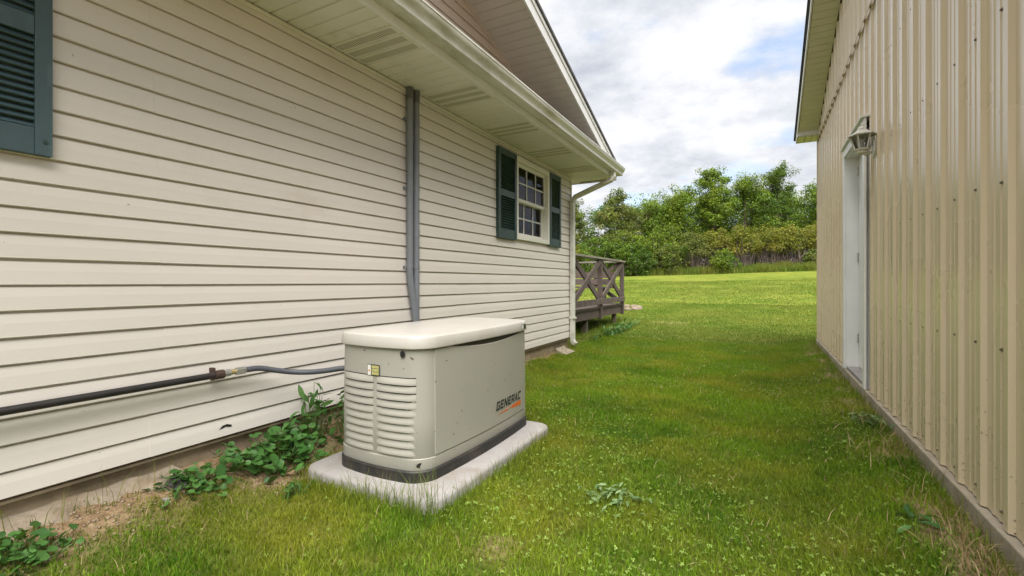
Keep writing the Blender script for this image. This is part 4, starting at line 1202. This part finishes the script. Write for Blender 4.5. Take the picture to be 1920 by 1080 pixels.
S.append(blades('g', x, y, rng.uniform(0.02, 0.042, len(x)), rng.uniform(0.010, 0.018, len(x)), None, 0.8, tn, True))
x, y = scatter(150000, -14, 14, 15.5, 32)
tn = np.clip(rng.normal(0.58, 0.22, len(x)) + 0.5 * (fbm(x, y, 0.8, 31) - 0.5), 0, 1)
S.append(blades('g', x, y, rng.uniform(0.02, 0.04, len(x)), rng.uniform(0.025, 0.04, len(x)), None, 0.8, tn, True))
blade_object('field_grass', S, M['field_grass'], 'mown yellow-green grass of the open field out to the brush')

# longer stalks round the pad, along the foundation and the curb
S = []
def along(n, x0, x1, y0, y1, ha, hb, w=0.003):
    x, y = rng.uniform(x0, x1, n), rng.uniform(y0, y1, n)
    S.append(blades('s', x, y, rng.uniform(ha, hb, n), rng.uniform(0.6, 1.2, n) * w, None, 0.55))
along(160, -1.75, -1.28, 1.56, 1.65, 0.07, 0.19)
along(60, -1.40, -1.22, 1.56, 1.70, 0.14, 0.30, 0.0025)
along(260, -1.265, -1.20, 1.65, 3.0, 0.06, 0.15)
along(60, -2.15, -1.7, 1.58, 1.65, 0.04, 0.12)
along(120, -2.52, -2.42, 1.7, 3.2, 0.10, 0.26)
along(40, -2.50, -2.40, 0.4, 1.3, 0.08, 0.22)
along(900, 0.64, 0.722, 1.2, 8.3, 0.05, 0.115)
along(300, -2.53, -2.40, 3.0, 6.6, 0.06, 0.16)
along(350, -3.4, -2.4, 7.2, 11.6, 0.06, 0.25, 0.006)
blade_object('grass_stalks', S, M['tall_grass'], 'long uncut grass stalks round the pad, foundation and curb')

# clover and low broad-leaf lawn weeds
def rosettes(name, x, y, r, hgt, mat_, leaves=3, label=None, tilt=0.35, tlo=0.2, thi=1.0):
    n = len(x)
    z = ground_z(x, y)
    V = []; T = []; A = []
    a0 = rng.uniform(0, 2 * np.pi, n); tint = rng.uniform(tlo, thi, n)
    tx, ty = rng.normal(0, tilt, n), rng.normal(0, tilt, n)
    for k in range(leaves):
        a = a0 + 2 * np.pi * k / leaves + rng.normal(0, 0.15, n)
        ca, sa = np.cos(a), np.sin(a)
        def P(u, w, dz):
            px_ = x + (ca * u - sa * w) * r; py_ = y + (sa * u + ca * w) * r
            return np.stack([px_, py_, z + hgt + dz * r + (px_ - x) * tx + (py_ - y) * ty], -1)
        v = np.stack([P(0, 0, 0), P(0.6, -0.42, 0.12), P(1.0, -0.12, 0.02), P(1.0, 0.12, 0.02), P(0.6, 0.42, 0.12)], 1)
        V.append(v.reshape(-1, 3)); b = np.arange(n)[:, None] * 5 + k * n * 5
        T += [b + np.array([[0, 1, 2]]), b + np.array([[0, 2, 3]]), b + np.array([[0, 3, 4]])]
        A.append(np.repeat(np.clip(tint + rng.normal(0, 0.1, n), 0, 1), 5))
    me = np_mesh(name, np.concatenate(V), np.concatenate(T), mat_, {'tint': np.concatenate(A)})
    return tag(link(bpy.data.objects.new(name, me)), label, None, None, 'stuff')
def clov_d(x, y):
    d = sstep(0.47, 0.66, fbm(x, y, 1.4, 41)) * 0.9 + 0.05
    d = d + 0.55 * sstep(-0.1, 0.5, x)
    return np.clip(d, 0, 1)
x, y = scatter(24000, -2.5, 0.72, 0.3, 8.2, clov_d)
rosettes('clover', x, y, rng.uniform(0.004, 0.0085, len(x)), rng.uniform(0.012, 0.034, len(x)), M['clover'], 3, 'clover and low broad weeds scattered through the lawn')
# straw and dead thatch by the curb
S = []
n = 1900
x = rng.uniform(0.38, 0.73, n); y = rng.uniform(1.3, 8.2, n)
k = rng.uniform(0, 1, n) < sstep(0.45, 0.7, fbm(x, y, 2.0, 51)) * sstep(0.3, 0.7, x) + 0.1
S.append(blades('s', x[k], y[k], rng.uniform(0.03, 0.11, k.sum()), rng.uniform(0.002, 0.004, k.sum()), None, 1.25, extra_z=0.012))
n = 160
x = rng.normal(0.64, 0.05, n); y = rng.normal(2.15, 0.16, n); k = x < 0.73
S.append(blades('s', x[k], y[k], rng.uniform(0.04, 0.09, k.sum()), rng.uniform(0.002, 0.004, k.sum()), None, 1.3, extra_z=0.02))
n = 900
x = rng.uniform(-2.5, 0.7, n); y = rng.uniform(0.5, 7, n)
S.append(blades('s', x, y, rng.uniform(0.03, 0.07, n), rng.uniform(0.002, 0.003, n), None, 1.3, extra_z=0.02))
n = 420
x = rng.uniform(-2.48, -2.02, n); y = rng.uniform(0.4, 2.1, n)
S.append(blades('s', x, y, rng.uniform(0.02, 0.07, n), rng.uniform(0.0015, 0.003, n), None, 1.35, extra_z=0.006))
blade_object('dry_grass', S, M['straw'], 'dry straw coloured dead grass lying along the shed curb')
# pebbles in the bare earth
n = 1600
x = rng.uniform(-2.5, -1.95, n); y = rng.uniform(0.4, 2.6, n)
k = (rng.uniform(0, 1, n) < soil_mask(x, y)) & ~((x > px0) & (y > py0)); x, y = x[k], y[k]
V = []; T = []
r = rng.uniform(0.003, 0.010, len(x)); z = ground_z(x, y)
oct_ = np.array([(1, 0, 0), (0, 1, 0), (-1, 0, 0), (0, -1, 0), (0, 0, 0.7), (0, 0, -0.5)])
v = (oct_[None] * rng.uniform(0.7, 1.3, (len(x), 6, 1)) * r[:, None, None]) + np.stack([x, y, z + 0.002], -1)[:, None]
b = (np.arange(len(x)) * 6)[:, None, None]
tri = np.array([(0, 1, 4), (1, 2, 4), (2, 3, 4), (3, 0, 4), (1, 0, 5), (2, 1, 5), (3, 2, 5), (0, 3, 5)])[None] + b
tag(link(bpy.data.objects.new('pebbles', np_mesh('pebbles', v.reshape(-1, 3), tri.reshape(-1, 3), M['pebble']))), 'small pebbles in the bare earth beside the pad', None, None, 'stuff')

# ------------------------------------------------------------------ weeds: round-leaved plants with one object per leaf
def leaf_round(n=14, lobes=0.06):
    vs = [(0, 0, 0)]
    for i in range(n):
        a = 2 * math.pi * i / n
        r = 1 + lobes * math.cos(a * 5)
        if i == 0: r = 0.35
        vs.append((r * math.cos(a), r * math.sin(a), 0.22 - 0.10 * math.cos(2 * a)))
    return vs, [(0, 1 + i, 1 + (i + 1) % n) for i in range(n)]
def leaf_long():
    vs = [(0, 0, 0), (0.35, 0.17, 0.05), (0.35, -0.17, 0.05), (0.35, 0, 0.0), (0.75, 0.15, 0.0), (0.75, -0.15, 0.0), (0.75, 0, -0.05), (1.1, 0, -0.18)]
    return vs, [(0, 3, 1), (0, 2, 3), (3, 6, 4, 1), (2, 5, 6, 3), (6, 7, 4), (5, 7, 6)]
def leaf_meshes(kind, mat_):
    out = []
    for t_ in (0.1, 0.4, 0.7, 1.0):
        vs, fs = leaf_round() if kind == 'round' else leaf_long()
        me = bpy.data.meshes.new('leaf'); me.from_pydata(vs, [], fs); me.materials.append(mat_)
        at = me.attributes.new('tint', 'FLOAT', 'POINT'); at.data.foreach_set('value', [t_] * len(vs))
        me.polygons.foreach_set('use_smooth', [True] * len(me.polygons))
        out.append(me)
    return out
LM = {'round': leaf_meshes('round', M['weed']), 'long': leaf_meshes('long', M['weed']), 'pale': leaf_meshes('long', M['weed_pale'])}
def weed(name, label, cat, x0, x1, y0, y1, count, h0, h1, r0, r1, kind, tilt=0.5):
    cx, cy = (x0 + x1) / 2, (y0 + y1) / 2
    base = Vector((cx, cy, gz(cx, cy)))
    t = thing(name, label, cat, base)
    stems = MB()
    for i in range(count):
        u, w = rnd.gauss(0, 0.42), rnd.gauss(0, 0.42)
        u = max(-1, min(1, u)); w = max(-1, min(1, w))
        x = cx + u * (x1 - x0) / 2; y = cy + w * (y1 - y0) / 2
        if x < XW + 0.02: x = XW + 0.02 + rnd.uniform(0, 0.04)
        f = 1 - 0.6 * max(abs(u), abs(w))
        z = gz(x, y) + rnd.uniform(h0, h0 + (h1 - h0) * f)
        o = place('leaf', rnd.choice(LM[kind]), t, Vector((x, y, z)) - base)
        s_ = rnd.uniform(r0, r1)
        o.scale = (s_, s_, s_)
        o.rotation_euler = (rnd.gauss(0, tilt), rnd.gauss(0.12, tilt), rnd.uniform(0, 2 * math.pi))
        bx, by = cx + (x - cx) * 0.6, cy + (y - cy) * 0.6
        stems.tube([(bx, by, gz(bx, by) - 0.01), ((bx + x) / 2, (by + y) / 2, gz(bx, by) + (z - gz(bx, by)) * 0.6), (x, y, z)], 0.0016, 3, False)
    stems.build('stem', M['stem'], t)
weed('mallow_plant', 'dense patch of dark green round-leaved weed against the house foundation', 'weed', -2.52, -2.18, 1.26, 2.06, 270, 0.02, 0.18, 0.013, 0.034, 'round')
weed('mallow_plant', 'small round-leaved weed beside the dark rock below the siding', 'weed', -2.50, -2.20, 1.06, 1.36, 90, 0.01, 0.08, 0.010, 0.022, 'round')
weed('mallow_plant', 'round-leaved weed at the left edge of the lawn by the footing', 'weed', -2.46, -2.14, 0.44, 0.80, 80, 0.01, 0.085, 0.010, 0.024, 'round')
weed('weed_plant', 'tall narrow-leaved weed between the house wall and the generator', 'weed', -2.53, -2.20, 1.98, 2.45, 150, 0.02, 0.34, 0.035, 0.075, 'long', 0.7)
weed('weed_plant', 'bushy narrow-leaved weed behind the round-leaved patch', 'weed', -2.54, -2.36, 1.84, 2.10, 50, 0.05, 0.36, 0.04, 0.09, 'long', 0.7)
weed('plantain', 'pale leafy lawn weed patch right of the generator pad', 'weed', -0.82, -0.46, 2.05, 2.38, 70, 0.012, 0.05, 0.03, 0.055, 'pale', 0.35)
weed('dock_plant', 'dark tufted weed in the grass left of the pad corner', 'weed', -2.12, -1.94, 1.44, 1.60, 26, 0.01, 0.09, 0.03, 0.06, 'long', 0.6)
weed('dock_plant', 'broad dark green leaves of a weed near the shed curb', 'weed', 0.46, 0.64, 2.28, 2.48, 9, 0.02, 0.08, 0.06, 0.10, 'long', 0.45)
weed('plantain', 'pale weed rosette at the bottom of the lawn near the shed', 'weed', 0.20, 0.36, 1.36, 1.50, 12, 0.015, 0.05, 0.03, 0.055, 'pale', 0.4)
weed('weed_plant', 'weeds growing in the shade under the deck edge', 'weed', -3.2, -2.7, 7.6, 11.0, 230, 0.03, 0.24, 0.05, 0.11, 'long', 0.7)
weed('weed_plant', 'grey-green weed clump at the shed curb before the door', 'weed', 0.50, 0.72, 3.55, 4.1, 46, 0.02, 0.10, 0.03, 0.055, 'pale', 0.5)

# ------------------------------------------------------------------ trees and brush beyond the field
def leaf_cloud(name, centres, radii, per, size, mat_, parent, flat=0.8, bias=0.25):
    C = np.asarray(centres); Rr = np.asarray(radii)
    n = len(C) * per
    ci = np.repeat(np.arange(len(C)), per)
    d = rng.normal(0, 1, (n, 3)); d /= np.linalg.norm(d, axis=1)[:, None]
    rad = rng.uniform(0.25, 1, n) ** 0.6
    p = C[ci] + d * (rad * Rr[ci])[:, None] * np.array([1, 1, flat])
    s = rng.uniform(0.55, 1.25, n) * size
    nrm = d * 0.7 + rng.normal(0, 0.55, (n, 3)) + np.array([0, 0, 0.5]); nrm /= np.linalg.norm(nrm, axis=1)[:, None]
    t1 = np.cross(nrm, rng.normal(0, 1, (n, 3))); t1 /= np.linalg.norm(t1, axis=1)[:, None]
    t2 = np.cross(nrm, t1)
    s = s[:, None]
    v = np.stack([p - t1 * s * 0.6, p - t2 * s * 0.32 + nrm * s * 0.05, p + t1 * s * 0.6 - nrm * s * 0.08, p + t2 * s * 0.32 + nrm * s * 0.05], 1)
    ctint = rng.uniform(0.15, 0.75, len(C))
    tint = np.clip(ctint[ci] + rng.normal(0, 0.2, n) + 0.15 * d[:, 2], 0, 1)
    q = np.arange(n * 4).reshape(-1, 4)
    org_ = ORG[parent]
    me = np_mesh(name, v.reshape(-1, 3) - np.array(org_), None, mat_, {'tint': np.repeat(tint, 4)}, q)
    return link(bpy.data.objects.new(name, me), parent)

def tree(label, x, y, h, rad, mat_, airy=0.0, crown0=0.22, per=105, leaf=0.135, cat='tree', seed=0, lean=(0, 0)):
    r_ = random.Random(seed * 31 + 5); h *= 0.93
    z0 = gz(x, y) - 0.1
    t = thing('broadleaf_tree', label, cat, (x, y, z0), 'trees behind the field')
    tk = MB()
    top = Vector((x + lean[0], y + lean[1], z0 + h * 0.93))
    trunk = []
    for i in range(7):
        f = i / 6
        trunk.append(Vector((x, y, z0)).lerp(top, f) + Vector((r_.uniform(-0.15, 0.15), r_.uniform(-0.15, 0.15), 0)) * (f > 0))
    tk.tube(trunk, [0.16 * h / 8 * (1 - 0.88 * i / 6) + 0.012 for i in range(7)], 7)
    C = []; Rr = []
    nl = int(20 + h * 2.6)
    for i in range(nl):
        f = crown0 + (1 - crown0) * (i + r_.random()) / nl
        k = min(5.999, f * 6); b = trunk[int(k)].lerp(trunk[min(6, int(k) + 1)], k - int(k))
        g_ = (f - crown0) / (1 - crown0); prof = (0.62 + 0.38 * min(1, g_ / 0.3)) * (1 - max(0.0, g_ - 0.25) / 0.75) ** 0.75 + 0.10
        a = r_.uniform(0, 2 * math.pi); L = rad * prof * r_.uniform(0.55, 1.15)
        up = r_.uniform(0.25, 0.95) * L
        e = b + Vector((math.cos(a) * L, math.sin(a) * L, up))
        m_ = b.lerp(e, 0.5) + Vector((0, 0, -0.08 * L))
        tk.tube([b, m_, e], [0.035 * h / 8, 0.022 * h / 8, 0.008], 4, False)
        for j in range(4):
            q = m_.lerp(e, r_.uniform(0.1, 1.1)) + Vector((r_.gauss(0, 0.22), r_.gauss(0, 0.22), r_.gauss(0.05, 0.2))) * rad * 0.6
            tk.tube([m_.lerp(e, 0.4), q], [0.012, 0.005], 3, False)
            C.append(q); Rr.append(r_.uniform(0.32, 0.70) * (rad * 0.36 + 0.25) * (1 - 0.40 * airy))
        if r_.random() > airy * 0.6:
            C.append(e); Rr.append(r_.uniform(0.35, 0.7) * (rad * 0.34 + 0.2) * (1 - 0.45 * airy))
    for i in range(14):
        f = 0.03 + 0.85 * i / 14
        C.append(trunk[0].lerp(top, f) + Vector((r_.gauss(0, 0.28), r_.gauss(0, 0.28), 0)) * rad * (1 - f)); Rr.append(r_.uniform(0.3, 0.5) * (rad * 0.42 + 0.2) * (1 - 0.3 * airy))
    C.append(top); Rr.append(0.3 + 0.1 * rad)
    tk.build('trunk', M['bark'], t)
    leaf_cloud('crown', C, Rr, int(per * (1 - 0.5 * airy)), leaf, mat_, t)
    return t

def bush(label, x, y, h, rx, ry, mat_, stems=True, per=70, leaf=0.12, name='shrub', low=0.0, nst=40, group='shrubs along the far edge of the field', seed=0, tmat='twig'):
    r_ = random.Random(seed * 17 + 3)
    z0 = gz(x, y) - 0.05
    t = thing(name, label, 'shrub', (x, y, z0), group)
    C = []; Rr = []; st = MB()
    for i in range(nst):
        a = r_.uniform(0, 2 * math.pi); f = math.sqrt(r_.random())
        ex, ey = x + math.cos(a) * rx * f, y + math.sin(a) * ry * f
        hz = h * (1 - 0.45 * f ** 3) * r_.uniform(0.82, 1.04)
        b = Vector((x + (ex - x) * 0.55 + r_.gauss(0, 0.12), y + (ey - y) * 0.55 + r_.gauss(0, 0.12), z0))
        e = Vector((ex, ey, z0 + hz))
        m_ = b.lerp(e, 0.55) + Vector((r_.gauss(0, 0.12), r_.gauss(0, 0.12), 0))
        if stems:
            st.tube([b, m_, e], [0.030, 0.020, 0.008], 4, False)
            for j in range(3):
                c = b.lerp(m_, r_.uniform(0.2, 1)); st.tube([c, c + Vector((r_.gauss(0, 0.4), r_.gauss(0, 0.4), r_.uniform(0.2, 0.9)))], [0.012, 0.005], 3, False)
        zz = [1.0, 0.86] if low > 0.45 else [1.0, 0.78, 0.55, 0.3]
        for q in zz:
            if q < low: continue
            c = (b.lerp(m_, q / 0.55) if q < 0.55 else m_.lerp(e, (q - 0.55) / 0.45)) + Vector((r_.gauss(0, 0.12), r_.gauss(0, 0.12), r_.gauss(0, 0.08)))
            C.append(c); Rr.append(r_.uniform(0.22, 0.45) * (0.5 + 0.22 * h))
    if stems: st.build('stem', M[tmat], t)
    leaf_cloud('foliage', C, Rr, per, leaf, mat_, t, 0.75)
    return t

lm, ld, ly, lo_ = M['leaf_mid'], M['leaf_dark'], M['leaf_yellow'], M['leaf_olive']
tree('slender tree seen just past the house corner and downspout', -15.3, 40.0, 7.6, 2.0, lo_, 0.35, 0.04, seed=1)
tree('open tree with bare-looking upper twigs, left of the tree line', -11.3, 41.2, 8.0, 2.5, lo_, 0.60, 0.04, seed=2)
tree('thin airy tree between the open tree and the dense dark one', -8.6, 43.0, 6.9, 1.9, lo_, 0.65, 0.04, seed=3)
tree('dense rounded green tree left of the tallest tree', -6.3, 42.5, 8.0, 2.7, lm, 0.1, 0.04, seed=4)
tree('tallest narrow-topped tree, middle of the tree line', -3.6, 43.5, 9.9, 2.2, lm, 0.2, 0.04, seed=5)
tree('broad bright green tree right of the tallest tree', -1.3, 45.0, 8.8, 2.7, lm, 0.15, 0.04, seed=6)
tree('tall open-crowned tree with sky showing through its top', 1.3, 46.5, 10.0, 2.6, ld, 0.5, 0.04, seed=7)
tree('dense tree half hidden behind the shed corner', 4.4, 47.6, 7.8, 3.0, lm, 0.05, 0.04, seed=8)
back = [(-18.5, 43.5, 7.0), (-13.4, 45.5, 6.2), (-10.0, 47.0, 6.2), (-7.2, 47.5, 6.3), (-4.2, 48.5, 6.9), (-0.8, 49.5, 6.9), (2.0, 51.0, 6.6), (5.2, 52.5, 6.7), (9.8, 52.0, 7.5), (13.5, 53.5, 8.5), (-22.5, 42.0, 8.0)]
WHERE = ['left of the slender tree by the downspout', 'between the slender tree and the open tree', 'filling the gap beside the thin airy tree', 'behind the dense rounded tree', 'in the gap left of the tallest tree',
         'behind the broad bright green tree', 'left of the tall open-crowned tree', 'right of the tall open-crowned tree', 'half covered by the shed wall', 'wholly to the right, behind the shed', 'furthest left, behind the house']
for i, (x, y, h) in enumerate(back):
    h *= 1.14
    tree('second-row tree of the tree line, ' + WHERE[i], x, y, h, 3.4, (lm, ld, lm)[i % 3], 0.0, 0.02, per=70, leaf=0.17, seed=20 + i)
bush('mid green shrub just beyond the deck railing', -12.6, 38.6, 3.3, 2.0, 1.4, lm, True, seed=1)
bush('yellow-green shrub left of the dark rounded shrubs', -14.9, 38.3, 2.8, 1.6, 1.2, ly, True, seed=2)
bush('dark rounded shrub at the foot of the open tree', -10.2, 39.0, 3.6, 1.9, 1.4, lm, True, seed=3)
bush('low spreading green shrub right of the deck post', -9.2, 38.6, 2.3, 1.7, 1.2, ld, True, seed=4)
bush('tall green shrub under the dense rounded tree', -7.3, 40.2, 3.9, 2.0, 1.4, lm, True, seed=5)
bush('greyish olive shrub at the left end of the brown thicket', -6.6, 39.4, 2.2, 1.4, 1.1, lo_, True, seed=6)
G2 = 'brown stemmed shrubs of the thicket'
for i, (x, y, h, lab, mt) in enumerate([(-4.9, 40.6, 3.2, 'leftmost brown stemmed shrub of the thicket with olive top', lo_), (-3.2, 41.2, 3.5, 'brown stemmed shrub behind the small round bush', ly),
        (-1.4, 41.9, 3.5, 'bare stemmed shrub right of the small round bush', ly), (0.4, 42.6, 3.4, 'yellow topped shrub in the middle of the thicket', ly),
        (2.2, 43.3, 3.4, 'yellow topped shrub with dark hollow beneath', ly), (4.0, 44.0, 3.6, 'yellow topped shrub nearest the shed', ly), (5.8, 44.6, 4.3, 'taller olive shrub at the shed end of the thicket', lo_)]):
    bush(lab, x, y, h, 1.35, 1.0, mt, True, per=64, leaf=0.11, low=0.5 if i < 6 else 0.2, nst=60, group=G2, seed=30 + i)
bush('small round green bush in front of the brown thicket', -2.55, 39.9, 1.75, 1.05, 0.85, lm, True, per=44, leaf=0.12, seed=40, nst=34)
bush('small pale bush in front of the thicket near the shed', 3.6, 42.6, 1.5, 0.8, 0.6, lo_, True, per=40, leaf=0.12, seed=41, nst=26)
# strip of unmown grass before the brush
S = []
n = 60000
t_ = rng.uniform(0, 1, n)
x = -24 + 40 * t_; y = 36.6 + 0.17 * (x + 24) + rng.uniform(-1.0, 2.6, n) + 0.7 * (fbm(x, x * 0, 0.5, 61) - 0.5)
S.append(blades('t', x, y, rng.uniform(0.25, 0.75, n) * (0.5 + fbm(x, y, 0.6, 62)), rng.uniform(0.03, 0.06, n), None, 0.5, None, True))
blade_object('tall_grass', S, M['tall_grass'], 'strip of tall unmown grass along the foot of the brush')

# far wood behind the camera, seen only mirrored in the steel sheets and the window glass
n = 5200
x = rng.uniform(-60, 60, n); y = -48 + rng.uniform(-4, 4, n); hh = 6.0 + 3.5 * fbm(x, x * 0, 0.12, 71)
z = rng.uniform(0, 1, n) * hh
p = np.stack([x, y, z], -1); d = rng.normal(0, 1, (n, 3)); d /= np.linalg.norm(d, axis=1)[:, None]; e = np.cross(d, rng.normal(0, 1, (n, 3))); e /= np.linalg.norm(e, axis=1)[:, None]
s_ = rng.uniform(0.6, 1.3, (n, 1))
v = np.stack([p - d * s_, p - e * s_ * 0.7, p + d * s_, p + e * s_ * 0.7], 1)
me = np_mesh('far_wood', v.reshape(-1, 3), None, M['leaf_dark'], {'tint': np.repeat(rng.uniform(0, 1, n), 4)}, np.arange(n * 4).reshape(-1, 4))
tag(link(bpy.data.objects.new('far_wood', me)), 'far green wood behind the lawn', None, None, 'stuff')
